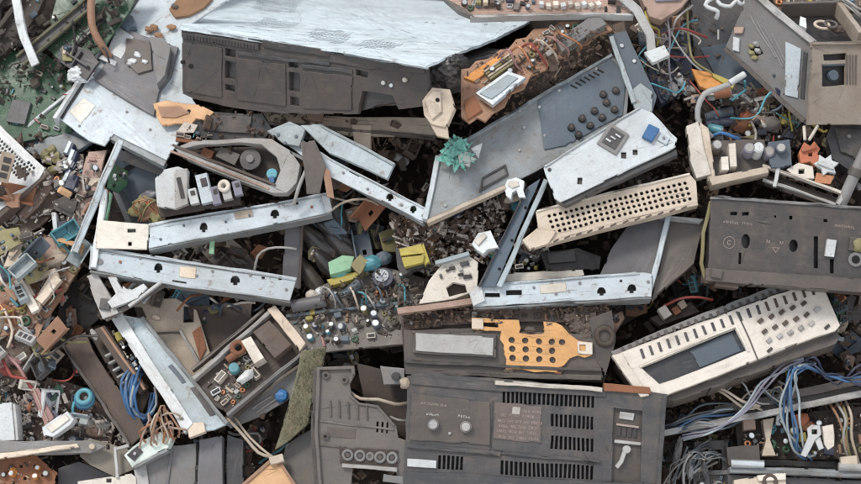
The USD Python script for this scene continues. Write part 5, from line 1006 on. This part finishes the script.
t.slab('wall', [(128, 300), (176, 298), (196, 310), (212, 360), (206, 392), (180, 372), (150, 330)], -4, 0, 'beige', holes=[hl((188, 314), 5, 8)]); t.bar('crease', (140, 334), (182, 332), 2, 0, 1.2, 'taupe'); t.slab('notch', [(134, 308), (142, 308), (146, 318), (138, 320)], 0, 1, 'dark_brown'); t.bar('strut', (180, 330), (206, 374), 3, 0, 6, 'light_grey'); t.slab('shade_wall', [(184, 304), (250, 300), (248, 330), (206, 372), (194, 330)], -16, -10, 'brown'); t.lump('spot', (156, 318), 4, 3, 2, 1, 'cream', 1, .3); t.slab('red_block', [(192, 332), (200, 326), (206, 348), (200, 360)], -10, 2, 'rust')
f = F(124, 288, 14, .1, .25, -30)
t = Thing('white_claw_bracket', 'white plastic claw bracket under the left end of the white chassis', 'plastic bracket', f)
t.slab('arm', [(86, 276), (96, 272), (110, 296), (118, 312), (102, 318), (94, 300)], -6, 0, 'light_grey'); t.box('socket', (105, 304), 10, 11, 0, 3, 'charcoal', 25); t.slab('claw', [(108, 278), (115, 275), (122, 286), (132, 290), (144, 284), (148, 288), (138, 298), (124, 304), (112, 308), (108, 302), (116, 294)], -3, 4, 'white'); t.bar('rod', (104, 318), (164, 284), 4, -6, -2, 'taupe'); t.bar('rod', (128, 306), (162, 282), 3, -2, 3, 'light_grey')
f = F(68, 315, -58, .1, .1, 60)
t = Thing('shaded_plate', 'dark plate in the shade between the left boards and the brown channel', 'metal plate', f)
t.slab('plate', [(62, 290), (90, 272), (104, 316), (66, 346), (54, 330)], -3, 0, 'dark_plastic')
f = F(248, 362, 22, .05, .35, 42)
t = Thing('parts_tray', 'open metal tray of brown and white parts left of the tilted board', 'parts tray', f)
t.slab('floor', [(196, 380), (272, 312), (306, 350), (236, 416), (214, 404)], -8, -4, 'dark_brown'); t.bar('upper_rim', (194, 380), (274, 310), 4, -8, 6, 'light_grey'); t.bar('upper_rail', (192, 370), (264, 310), 3, -6, 2, 'taupe'); t.slab('right_rim', [(268, 312), (276, 308), (306, 346), (300, 354)], -8, 8, 'cream'); t.bar('lower_rim', (228, 416), (306, 352), 3, -8, 5, 'grey')
t.slab('brown_box', [(254, 336), (270, 324), (292, 348), (276, 362)], -4, 12, 'brown'); t.slab('white_box', [(243, 346), (252, 341), (266, 362), (256, 368)], -4, 14, 'white_warm'); t.ring('red_ring', (239, 350), 6, 2.6, 6, 'rust'); t.cyl('cyan_cap', (235, 370), 5, -4, 9, 'cyan'); t.lump('white_lump', (247, 378), 9, 5, 5, 5, 'white', 2); t.rod('red_roll', (228, 362), (238, 354), 4, 4, 'rust')
t.scatter([(204, 382), (246, 344), (262, 372), (232, 406), (216, 400)], 24, 26, 1.0, 'box cap con res coil', z=-4, cols=['brown', 'slate', 'tan_board'])
f = F(255, 400, 18, .1, .15, 36)
t = Thing('tilted_sheet', 'dull grey lid with a blue plug leaning below the parts tray', 'lid', f)
t.slab('plate', [(222, 420), (296, 368), (312, 372), (302, 392), (262, 414), (230, 428)], -4, 0, 'grey'); t.bar('rim', (222, 421), (300, 366), 3, -4, 4, 'beige'); t.bar('wire_clip', (252, 408), (272, 396), 1.2, 0, 2, 'light_grey'); t.bar('wire_clip', (256, 412), (276, 399), 1.2, 0, 2, 'light_grey'); t.lump('blue_plug', (282, 396), 6.5, 6, 4, 3, 'blue', 2, .35, fr=2.5)
f = F(298, 402, 40, .1, .1, 70)
t = Thing('mossy_strap', 'mossy green fabric strap tapering down beside the bottom tape deck', 'strap', f)
m = extr(f.poly([(302, 352), (326, 348), (320, 372), (313, 396), (308, 424), (292, 438), (275, 449), (284, 420), (294, 388)]), -5, 2); m = m.subdivide_to_size(4); m.vertices = m.vertices + np.stack([0 * m.vertices[:, 0]] * 2 + [3.2 * (meshkit.fbm(m.vertices * .14 + 40, 3, 2) - .5)], -1)
t.add('strap', m, 'moss', smooth=50); rng = random.Random(3); V = []; Q = []
for i in range(1500):
    k = rng.random(); u = rng.uniform(.04, .96); p0 = np.array([304 + 24 * u, 352 - 4 * u]) * (1 - k) + np.array([277 + 34 * u, 447 - 24 * u]) * k; o = ray(p0[0], p0[1], 40 + 2.5); dd = np.array([rng.uniform(-2, 2), rng.uniform(-2.4, 2), rng.uniform(.5, 3)])
    V += [o, o + [.5, .2, 0], o + dd]; Q.append([3 * i, 3 * i + 1, 3 * i + 2])
v = np.array(V); v[:, 2] += np.repeat([float(f.pile([[*f.q((430.5 + x[0] * D / (D - x[2]), 242 - x[1] * D / (D - x[2]))), 2]])[0][2] - x[2]) for x in V[::3]], 3)
pp = t.add('fibre_pile', trimesh.Trimesh(v, Q, process=False), 'moss', pile=True); stage.GetPrimAtPath(pp).SetCustomDataByKey('kind', 'stuff')
wire('straw_wire', 'pale straw coloured wire from the grey lid down to the peach cardboard', [(228, 418, 26), (242, 434, 34), (258, 452, 36), (276, 458, 34)], 1.7, 'beige')
wire('straw_wire', 'second pale wire beside the mossy strap below the grey lid', [(234, 416, 22), (250, 438, 30), (266, 452, 34), (280, 462, 32)], 1.3, 'cream')
f = F(268, 474, 46, .05, .35, 35)
t = Thing('peach_cardboard', 'peach coloured cardboard box corner at the bottom edge', 'cardboard box', f)
t.slab('top', [(236, 492), (270, 462), (282, 466), (300, 492), (298, 504), (236, 504)], -14, 0, 'peach'); t.line('edge', [(236, 491), (270, 461), (281, 464), (302, 496)], 3, -10, 2, 'tan_board'); t.box('knot', (277, 460), 14, 8, 0, 6, 'beige', -20)
f = F(312, 460, 34, .1, .2, -60)
t = Thing('brown_pad', 'smooth grey brown pad between the mossy strap and the bottom tape deck', 'pad', f)
m = extr(f.poly([(286, 444), (312, 428), (318, 440), (322, 492), (346, 504), (300, 504), (282, 462)]), -12, 0); t.add('pad', m, 'taupe_light'); t.slab('blue_end', [(318, 468), (350, 470), (352, 500), (328, 500)], -4, 3, 'panel_grey')

f = F(82, 398, 8, .1, .2)
t = Thing('teal_tape_roll', 'roll of teal blue cable left of the brown channel', 'cable roll', f)
for i in range(4): t.ring('turn', (83 + i * .6, 399 - i * .5), 9 - i * .8, 2.4, -3 + i * 3, 'cyan' if i % 2 else 'cable_blue')
t.wire('lead', [(74, 402, 10), (72, 412, 8), (80, 416, 2)], 1.5, 'cyan')
f = F(58, 422, 22, .1, .25, 30)
t = Thing('white_block', 'white plastic block beside the pink strap at the lower left', 'plastic block', f)
t.slab('body', [(42, 428), (66, 411), (74, 420), (70, 426), (52, 438), (44, 436)], -12, 0, 'white'); t.slab('face', [(47, 428), (65, 415), (70, 420), (52, 433)], 0, 1.5, 'white_warm')
f = F(4, 420, 14, .1, .2)
t = Thing('white_box', 'white box at the left edge above the grey rail', 'plastic box', f)
t.slab('body', [(-18, 404), (12, 402), (15, 440), (-18, 442)], -20, 0, 'white'); t.bar('edge', (14, 404), (17, 440), 3, -18, -1, 'light_grey')
f = F(40, 405, 12, .1, .2, -55)
t = Thing('pink_strap', 'pink plastic strap slanting towards the white block at the lower left', 'plastic strap', f)
t.slab('strap', [(30, 388), (38, 388), (54, 418), (46, 428), (40, 412)], -2, 1, 'pink'); t.bar('ridge', (33, 388), (49, 422), 2, 1, 3, 'pink_board')
f = F(45, 415, -20, .1, .2)
t = Thing('mixed_board', 'dusty board of grey parts above the grey rail at the lower left', 'circuit board', f)
B = [(-18, 386), (60, 380), (120, 400), (110, 446), (-18, 446)]
t.slab('board', B, -4, 0, 'pcb_brown'); t.scatter(B, 46, 27, 1.1, 'box cap con res coil', cols=['lilac', 'slate', 'brown', 'purple_grey'])
for i, (x, y) in enumerate(((88, 425), (96, 432), (104, 426), (80, 432), (28, 424), (26, 412))): t.lump('grey_lump', (x, y), 8, 6, 5, 4, ['light_grey', 'pink_board', 'light_grey', 'taupe', 'purple_grey', 'slate'][i], i, .5)
f = F(40, 448, 24, .05, .25, 4)
t = Thing('grey_rail', 'grey rail with a pale strip at the lower left edge', 'rail', f)
t.slab('rail', [(-18, 440), (90, 442), (104, 448), (90, 454), (-18, 456)], -8, 0, 'grey'); t.slab('pale_strip', [(-18, 455), (78, 445), (80, 449), (-18, 461)], 0, 4, 'cream'); t.cyl('bolt', (92, 448), 3, 0, 3, 'beige')
f = F(105, 458, 14, .05, .2, -20)
t = Thing('tan_plate', 'dull tan metal plate with screw holes right of the grey rail', 'metal plate', f)
t.slab('plate', [(66, 444), (92, 440), (134, 452), (134, 470), (116, 478), (90, 466)], -3, 0, 'beige_dark', holes=[hl((108, 448), 1.8, 2.6), hl((79, 456), 1.6, 2)])
f = F(25, 475, 12, .05, .3, -30)
t = Thing('rusty_board', 'rust coloured perforated board in the bottom left corner', 'circuit board', f)
B = [(-18, 462), (36, 454), (58, 474), (52, 500), (-18, 500)]
t.slab('board', B, -3, 0, 'rust', holes=[hl((x, y), 1.6, 1.6) for x, y in ((10, 470), (22, 466), (36, 466), (44, 476), (26, 478), (14, 482))]); t.scatter([(-14, 466), (34, 458), (52, 476), (-14, 496)], 12, 33, .8, 'res cap chip', cols=['orange', 'brown']); t.lump('solder_blob', (14, 470), 5, 3, 2, 1, 'orange', 1)
f = F(150, 446, 32, .1, .2, 26)
t = Thing('white_socket', 'white socket box with a dark square hole below the coil of blue cable', 'socket', f)
t.slab('box', [(124, 456), (140, 442), (160, 432), (172, 438), (168, 448), (150, 458), (132, 468)], -14, 0, 'green_white'); s_ = t.slab('socket', [(127, 456), (138, 447), (143, 453), (134, 462)], 0, 1.5, 'charcoal'); t.box('pin', (135, 455), 3, 3, 1.5, 2.5, 'light_grey', 40, parent=s_); t.bar('lower_edge', (134, 468), (168, 450), 3, -12, 2, 'panel_grey'); t.bar('leg', (114, 448), (116, 478), 3, -8, -4, 'light_grey'); t.bar('arm', (114, 450), (128, 446), 3, -8, -4, 'light_grey')
for i in range(9): wire('copper_wire', f'{ORD[i]} copper coloured wire from the left sprouting above the white socket box', jit([(142 + i * 4, 448 - i, 28), (138 + i * 4.6, 436 - (i % 3) * 4, 42), (150 + (i * 5) % 22, 424 - (i % 4) * 5, 44), (148 + i * 5, 416 + (i % 3) * 8, 36), (160 + i * 3, 440 - i, 26)], 5), 1.1, ['pink_board', 'copper', 'beige', 'tan_board'][i % 4], 'wire', 'copper coloured wires above the socket box')
f = F(178, 466, 24, .05, .2, -85)
t = Thing('dark_case', 'dark grey case end at the bottom left of centre', 'casing', f)
t.slab('left_body', [(146, 462), (170, 446), (196, 444), (196, 504), (136, 504), (134, 476)], -24, 0, 'grey'); t.slab('right_body', [(200, 440), (222, 436), (224, 504), (198, 504)], -20, 4, 'purple_grey'); t.bar('groove', (198, 442), (197, 500), 3, -6, 1, 'hole'); t.cyl('screw', (198, 468), 2.4, 1, 3, 'black'); t.cyl('screw', (197, 484), 2.4, 1, 3, 'black'); t.bar('ridge', (172, 446), (166, 500), 2, 0, 2, 'purple_grey')
t.slab('side_body', [(226, 434), (242, 440), (244, 504), (226, 504)], -24, -4, 'dark_grey')
f = F(108, 484, 30, 0, .3, 4)
t = Thing('cream_plate', 'cream plate with a dark hole at the bottom edge', 'plastic plate', f)
t.slab('plate', [(78, 482), (132, 474), (136, 478), (136, 504), (78, 504)], -6, 0, 'white_warm', holes=[hl((109, 481), 2.6, 2)]); t.slab('grey_side', [(134, 470), (146, 464), (150, 500), (138, 500)], -6, -1, 'light_grey')
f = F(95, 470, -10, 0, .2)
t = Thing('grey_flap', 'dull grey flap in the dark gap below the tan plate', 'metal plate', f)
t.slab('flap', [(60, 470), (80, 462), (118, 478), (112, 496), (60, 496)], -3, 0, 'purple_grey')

# ================================================================ pieces deep in the gaps
rng = random.Random(17)
WHERE = {(190, 300): 'below the lower rail of the white chassis', (230, 258): 'between the two rails of the white chassis', (350, 150): 'below the dusty beige panel', (360, 236): 'behind the tilted circuit board', (470, 205): 'below the bottom edge of the grey case', (440, 232): 'behind the yellow transformer',
    (350, 362): 'above the broken corner of the bottom tape deck', (378, 392): 'in the broken opening of the bottom tape deck', (690, 252): 'left of the dark amplifier front', (690, 286): 'above the cream fax console', (660, 200): 'behind the cream speaker grille', (780, 176): 'below the white ladder frame', (850, 310): 'right of the cream fax console', (850, 350): 'below the right end of the cream fax console',
    (690, 440): 'right of the bottom tape deck', (240, 450): 'below the grey lid', (300, 330): 'behind the mossy strap', (70, 330): 'right of the strapped left board', (110, 440): 'below the brown channel', (150, 290): 'below the white claw bracket', (520, 260): 'behind the dark strut', (620, 310): 'right of the brown tape deck', (640, 190): 'between the power supply and the speaker grille', (390, 330): 'left of the brown tape deck', (300, 232): 'beside the grey slat', (770, 120): 'in the hollow below the open amplifier', (80, 60): 'beside the green boards at the top left', (660, 60): 'below the beige wedge', (850, 170): 'behind the grey pole'}
WORD = {'brown': 'brown', 'dark_brown': 'dark brown', 'dark_plastic': 'black', 'charcoal': 'charcoal', 'taupe': 'dull grey', 'slate': 'blue grey', 'white': 'white', 'white_warm': 'off white', 'cream': 'cream', 'beige': 'beige', 'light_grey': 'light grey', 'grey': 'grey', 'rust': 'rusty', 'tan_board': 'tan', 'black': 'black', 'olive': 'olive', 'red': 'red', 'cyan': 'cyan', 'navy': 'navy', 'panel_blue': 'pale blue', 'pink_board': 'pinkish', 'silver': 'silver', 'green_light': 'pale green', 'cable_blue': 'bright blue', 'copper': 'copper', 'yellow': 'yellow', 'lilac': 'greyish', 'peach': 'peach', 'foam': 'foam brown'}
USED = {}
def fresh(make, tries):
    """the first description not used yet; the last one, with a shared group, when all are taken"""
    for k in tries:
        if make(k) not in USED: USED[make(k)] = 1; return make(k), None
    return make(tries[-1]), 'pieces ' + make(tries[-1])
rng = random.Random(17)
for (x, y), wh in WHERE.items():
    w_, h_ = rng.uniform(34, 62), rng.uniform(20, 36)
    f = F(x, y, -62 + rng.uniform(-8, 14), rng.uniform(-.4, .4), rng.uniform(-.3, .5), rng.uniform(-60, 60)); mt = rng.choice(['brown', 'dark_brown', 'dark_plastic', 'charcoal', 'taupe', 'slate'])
    t = Thing('broken_casing', f'broken {WORD[mt]} casing piece {wh}', 'casing', f)
    P = Polygon([(-w_ / 2, -h_ / 2), (w_ * rng.uniform(.2, .5), -h_ / 2 * rng.uniform(.6, 1.2)), (w_ / 2, h_ * rng.uniform(.1, .5)), (w_ * rng.uniform(-.1, .3), h_ / 2), (-w_ * .45, h_ * rng.uniform(.2, .5))])
    t.add('shell', extr(P, -3, 0), mt); t.add('rib', bx(-w_ * .4, -h_ * .1, 0, w_ * .35, -h_ * .1 + 2, 5), mt); t.add('rib', bx(-w_ * .1, -h_ * .4, 0, -w_ * .1 + 2, h_ * .3, 4), mt)
SIZES = ['small', 'broken', 'dusty', 'tilted', 'dented', 'chipped', 'upturned', 'scuffed']
def clutter(x, y, wh, n, rx, ry, pal, w0=-44, big=1.0):
    for _ in range(n):
        f = F(x + rng.uniform(-rx, rx), y + rng.uniform(-ry, ry), w0 + rng.uniform(-16, 18), rng.uniform(-.7, .7), rng.uniform(-.4, .9), rng.uniform(-180, 180))
        mt = rng.choice(pal); k = rng.choice(['shard', 'board', 'bracket', 'connector', 'capacitor', 'shard', 'housing', 'bracket', 'board', 'connector', 'shard', 'board']); a = rng.uniform(6, 14) * big
        if k == 'housing' and mt in ('tan_board', 'peach', 'cream', 'beige', 'rust', 'pink_board', 'foam'): mt = rng.choice(['light_grey', 'taupe', 'charcoal', 'white'])
        nm = {'shard': 'plastic shard', 'board': 'circuit board fragment', 'bracket': 'angle bracket', 'connector': 'loose connector', 'capacitor': 'loose capacitor', 'housing': 'open plastic housing'}[k]
        if k == 'board': mt = rng.choice(['tan_board', 'brown', 'pink_board', 'green', 'olive'])
        cw = WORD.get(mt, mt.replace('_', ' ')); sz = SIZES[:]; rng.shuffle(sz)
        lab, grp = fresh(lambda s_: f'{s_} {cw} {nm} {wh}', sz)
        t = Thing(nm.replace(' ', '_'), lab, nm.split()[-1], f, grp)
        if k == 'shard':
            P = Polygon([(a * rng.uniform(.5, 1.3) * math.cos(b), a * rng.uniform(.4, .9) * math.sin(b)) for b in sorted(rng.uniform(0, 6.28) for _ in range(6))]).buffer(.4)
            t.add('shell', extr(P, -2.4, 0), mt); t.add('rib', bx(-a * .5, -1, 0, a * .4, .6, 3), mt)
        elif k == 'board':
            P = [(-a * 1.2, -a * .7), (a * rng.uniform(.6, 1.3), -a * rng.uniform(.4, .8)), (a * 1.1, a * rng.uniform(.2, .8)), (a * .2, a * .8), (-a, a * rng.uniform(.3, .7))]
            t.add('board', extr(Polygon(P), -1.6, 0), mt)
            for j in range(6):
                u, v = rng.uniform(-.8, .8) * a, rng.uniform(-.4, .4) * a; h = rng.uniform(2, 6); r = rng.uniform(1.4, 3)
                if j % 2: t.add('capacitor', cylm([u, v, 0], [u, v, h], r * .8, 10), rng.choice(['navy', 'black', 'slate', 'light_grey']), smooth=40)
                else: t.add('chip', bx(u - r, v - r * .6, 0, u + r, v + r * .6, h * .6), rng.choice(['charcoal', 'white', 'cream', 'slate', 'brown']))
        elif k == 'bracket':
            t.add('plate', extr(Polygon([(-a, -a * .45), (a, -a * .4), (a, a * .4), (-a * .9, a * .45)], [[(-a * .3, -2), (0, -2), (0, 2), (-a * .3, 2)]]), -1.5, 0), mt); t.add('flange', bx(-a, a * .4, -1.5, a, a * .4 + 1.6, a * .6), mt)
        elif k == 'connector':
            t.add('body', bx(-a * .8, -a * .35, 0, a * .8, a * .35, a * .5), mt if mt not in ('dark_brown', 'black') else 'cream')
            for j in range(3): t.add('socket', bx(-a * .6 + j * a * .42, -a * .2, a * .5 - .2, -a * .6 + j * a * .42 + a * .3, a * .2, a * .5 + .3), 'charcoal')
        elif k == 'capacitor':
            t.add('can', cylm([-a * .6, 0, 0], [a * .6, 0, 0], a * .36, 14), mt, smooth=40); t.add('end_cap', cylm([a * .6 - .1, 0, 0], [a * .6 + .6, 0, 0], a * .3, 14), 'silver', smooth=40)
        else:
            for x0, y0, x1, y1, z1 in ((-a, -a * .6, a, a * .6, 1.2), (-a, -a * .6, -a + 1.5, a * .6, a * .7), (a - 1.5, -a * .6, a, a * .6, a * .6), (-a + 1.5, -a * .6, a - 1.5, -a * .6 + 1.5, a * .65), (-a + 1.5, a * .6 - 1.5, a - 1.5, a * .6, a * .7)): t.add('floor' if z1 < 1.3 else 'side_wall', bx(x0, y0, 0 if z1 < 1.3 else 1.2, x1, y1, z1), mt)
DK = ['dark_brown', 'brown', 'charcoal', 'taupe', 'slate', 'dark_plastic', 'grey', 'brown', 'rust', 'light_grey']
MX = ['taupe', 'light_grey', 'white_warm', 'beige', 'slate', 'brown', 'rust', 'panel_blue', 'cream', 'tan_board', 'charcoal', 'navy', 'cyan']
for x, y, n, rx, ry, pal in ((190, 300, 5, 60, 14, DK), (230, 258, 8, 60, 16, DK), (350, 150, 9, 70, 16, DK), (360, 236, 8, 46, 34, DK), (470, 205, 9, 50, 22, MX), (440, 232, 6, 30, 22, MX), (350, 362, 4, 40, 12, DK), (690, 252, 6, 40, 24, DK), (690, 286, 6, 50, 14, MX), (850, 310, 5, 22, 20, DK), (850, 350, 6, 20, 24, MX),
        (690, 440, 6, 30, 30, DK), (240, 450, 8, 40, 24, DK), (300, 330, 4, 20, 20, DK), (70, 330, 8, 34, 46, DK), (150, 290, 4, 30, 14, MX), (520, 260, 5, 30, 14, MX), (620, 310, 6, 26, 14, DK), (640, 190, 5, 40, 14, DK), (390, 330, 5, 24, 22, DK), (300, 232, 4, 14, 30, DK), (770, 120, 16, 60, 34, MX), (80, 60, 9, 50, 44, DK), (660, 60, 9, 34, 40, MX), (850, 170, 5, 20, 26, MX), (780, 176, 5, 60, 12, DK)):
    clutter(x, y, WHERE[(x, y)], round(n * 1.5) if x != 80 else 4, rx, ry, pal, -36 if x != 80 else -78, .85)
clutter(30, 215, 'among the boards at the upper left edge', 20, 50, 50, MX + ['white', 'white_warm', 'pink_board', 'peach'], -8, 1.35)
clutter(20, 310, 'among the boards at the left edge', 22, 44, 60, MX + ['white', 'white_warm', 'pink_board', 'red'], 2, 1.3)
clutter(470, 215, 'in the brown rubble near the centre', 12, 50, 30, MX + ['foam', 'beige'], 0, 1.2)
clutter(370, 215, 'behind the yellow block near the centre', 8, 40, 36, DK + ['beige'], -18, 1.4)
clutter(740, 120, 'round the looped grey tube', 10, 50, 34, MX, -12, 1.0)
clutter(40, 400, 'above the grey rail at the lower left', 14, 60, 26, MX + ['white', 'lilac'], -8)
clutter(780, 430, 'among the cables at the lower right', 16, 80, 30, MX, -20)
clutter(100, 200, 'beside the long white steel strip', 5, 20, 34, MX, -26)
for x, y, n, rx, ry, wh in ((230, 290, 6, 60, 20, 'round the lower white chassis rail'), (360, 215, 7, 40, 30, 'in the gap below the diagonal rail'), (460, 210, 6, 50, 20, 'in the rubble below the grey case'), (690, 275, 6, 50, 20, 'behind the cream console'), (760, 125, 18, 56, 34, 'round the blue coils'), (700, 455, 6, 30, 24, 'in the foil right of the bottom deck'), (250, 445, 5, 34, 24, 'below the grey lid and parts tray'), (660, 60, 14, 30, 40, 'below the beige wedge at the top'), (70, 50, 4, 36, 40, 'on the green boards'), (790, 415, 12, 70, 24, 'among the lower right cables'), (20, 300, 12, 50, 90, 'on the left boards')):
    for _ in range(n):
        px, py = x + rng.uniform(-rx, rx), y + rng.uniform(-ry, ry); a = rng.uniform(0, 6.28); L = rng.uniform(14, 34); w0 = {'on the left boards': 4, 'on the green boards': -66, 'round the blue coils': -8, 'below the beige wedge at the top': -10}.get(wh, -30)
        P = [(px + L * k * math.cos(a) + rng.uniform(-8, 8), py + L * k * math.sin(a) * .7 + rng.uniform(-8, 8), w0 + rng.uniform(-14, 22)) for k in (-1, -.4, .3, 1)]
        mt = rng.choice(['black', 'charcoal', 'brown', 'light_grey', 'beige', 'rust', 'slate', 'olive', 'red', 'white_warm', 'cyan', 'yellow'])
        lab, grp = fresh(lambda s_: f'{s_} {WORD[mt]} wire tangled {wh}', ['thin', 'curved', 'loose', 'short'])
        wire('loose_wire', lab, P, rng.uniform(.7, 1.5), mt, 'wire', grp, 5)

# ================================================================ crumbs
full = [(-60, 130), (60, 130), (150, 60), (190, 96), (430, 112), (470, 60), (540, 20), (640, 20), (640, -40), (920, -60), (920, 540), (-60, 540)]
stuff('dark_rubble', 'dark crushed electronics rubble filling the gaps of the heap', 'rubble', full, 9500, lambda x, y: float(mound_w(x, y)) + 8, 'crumbs_fill', (1.3, 5.8), 1, 18)
stuff('dark_rubble', 'dark crumbs strewn over the green boards at the top left', 'rubble', [(-20, 40), (40, 20), (130, -20), (120, 20), (90, 60), (60, 110), (-20, 130)], 420, -74, 'crumbs_dark', (1.2, 5.5), 21, 6)
stuff('brown_rubble', 'brown crumbled rubble below the grey case near the centre', 'rubble', [(392, 214), (440, 224), (500, 196), (520, 186), (486, 262), (440, 264), (432, 280), (396, 250)], 950, -4, 'crumbs_brown', (1.2, 4.6), 2, 14)
stuff('pale_rubble', 'paler mixed crumbs lying on the brown rubble near the centre', 'rubble', [(392, 214), (440, 224), (500, 196), (520, 186), (486, 262), (440, 264), (432, 280), (396, 250)], 420, 3, 'crumbs_light', (1.0, 4.2), 22, 10)
stuff('brown_rubble', 'dusty rubble along the top of the brown tape deck', 'rubble', [(400, 302), (476, 306), (610, 302), (606, 318), (500, 318), (404, 328)], 420, 28, 'crumbs_brown', (1.2, 4), 3, 8)
stuff('mixed_rubble', 'mixed small debris over the boards at the left edge', 'rubble', [(-20, 200), (60, 150), (100, 160), (70, 260), (80, 270), (40, 350), (20, 390), (-20, 400)], 560, -24, 'crumbs_light', (1.2, 4.4), 4, 12)
stuff('mixed_rubble', 'mixed small debris under the top recorder and round the oval bezel', 'rubble', [(170, 120), (270, 110), (440, 130), (440, 150), (380, 160), (300, 134), (200, 150)], 420, -24, 'crumbs_brown', (1.4, 4.5), 5, 12)
stuff('mixed_rubble', 'mixed small debris in the hollow below the open amplifier', 'rubble', [(640, 60), (700, 80), (800, 100), (830, 130), (850, 200), (770, 180), (690, 130)], 620, -26, 'crumbs_mixed', (1.4, 4.5), 6, 14)
stuff('mixed_rubble', 'mixed small debris at the lower left above the grey rail', 'rubble', [(-20, 380), (60, 380), (130, 430), (170, 420), (170, 450), (100, 450), (-20, 450)], 520, -6, 'crumbs_light', (1.2, 4), 7, 10)
stuff('mixed_rubble', 'mixed small debris round the cables at the lower right', 'rubble', [(664, 400), (890, 380), (890, 470), (740, 470), (690, 490), (664, 480)], 620, -14, 'crumbs_dark', (1.4, 4.5), 8, 16)
stuff('brown_rubble', 'fine dusty debris on the orange board beside the top recorder', 'rubble', [(462, 72), (530, 34), (610, 24), (600, 50), (540, 84), (500, 110), (470, 122)], 420, 24, 'crumbs_brown', (1, 3.2), 10, 10)
stuff('mixed_rubble', 'small debris over the tilted board near the centre', 'rubble', [(290, 312), (320, 290), (372, 268), (404, 276), (474, 292), (470, 308), (410, 322), (400, 344), (304, 350)], 520, 12, 'crumbs_dark', (1, 3.4), 11, 8)
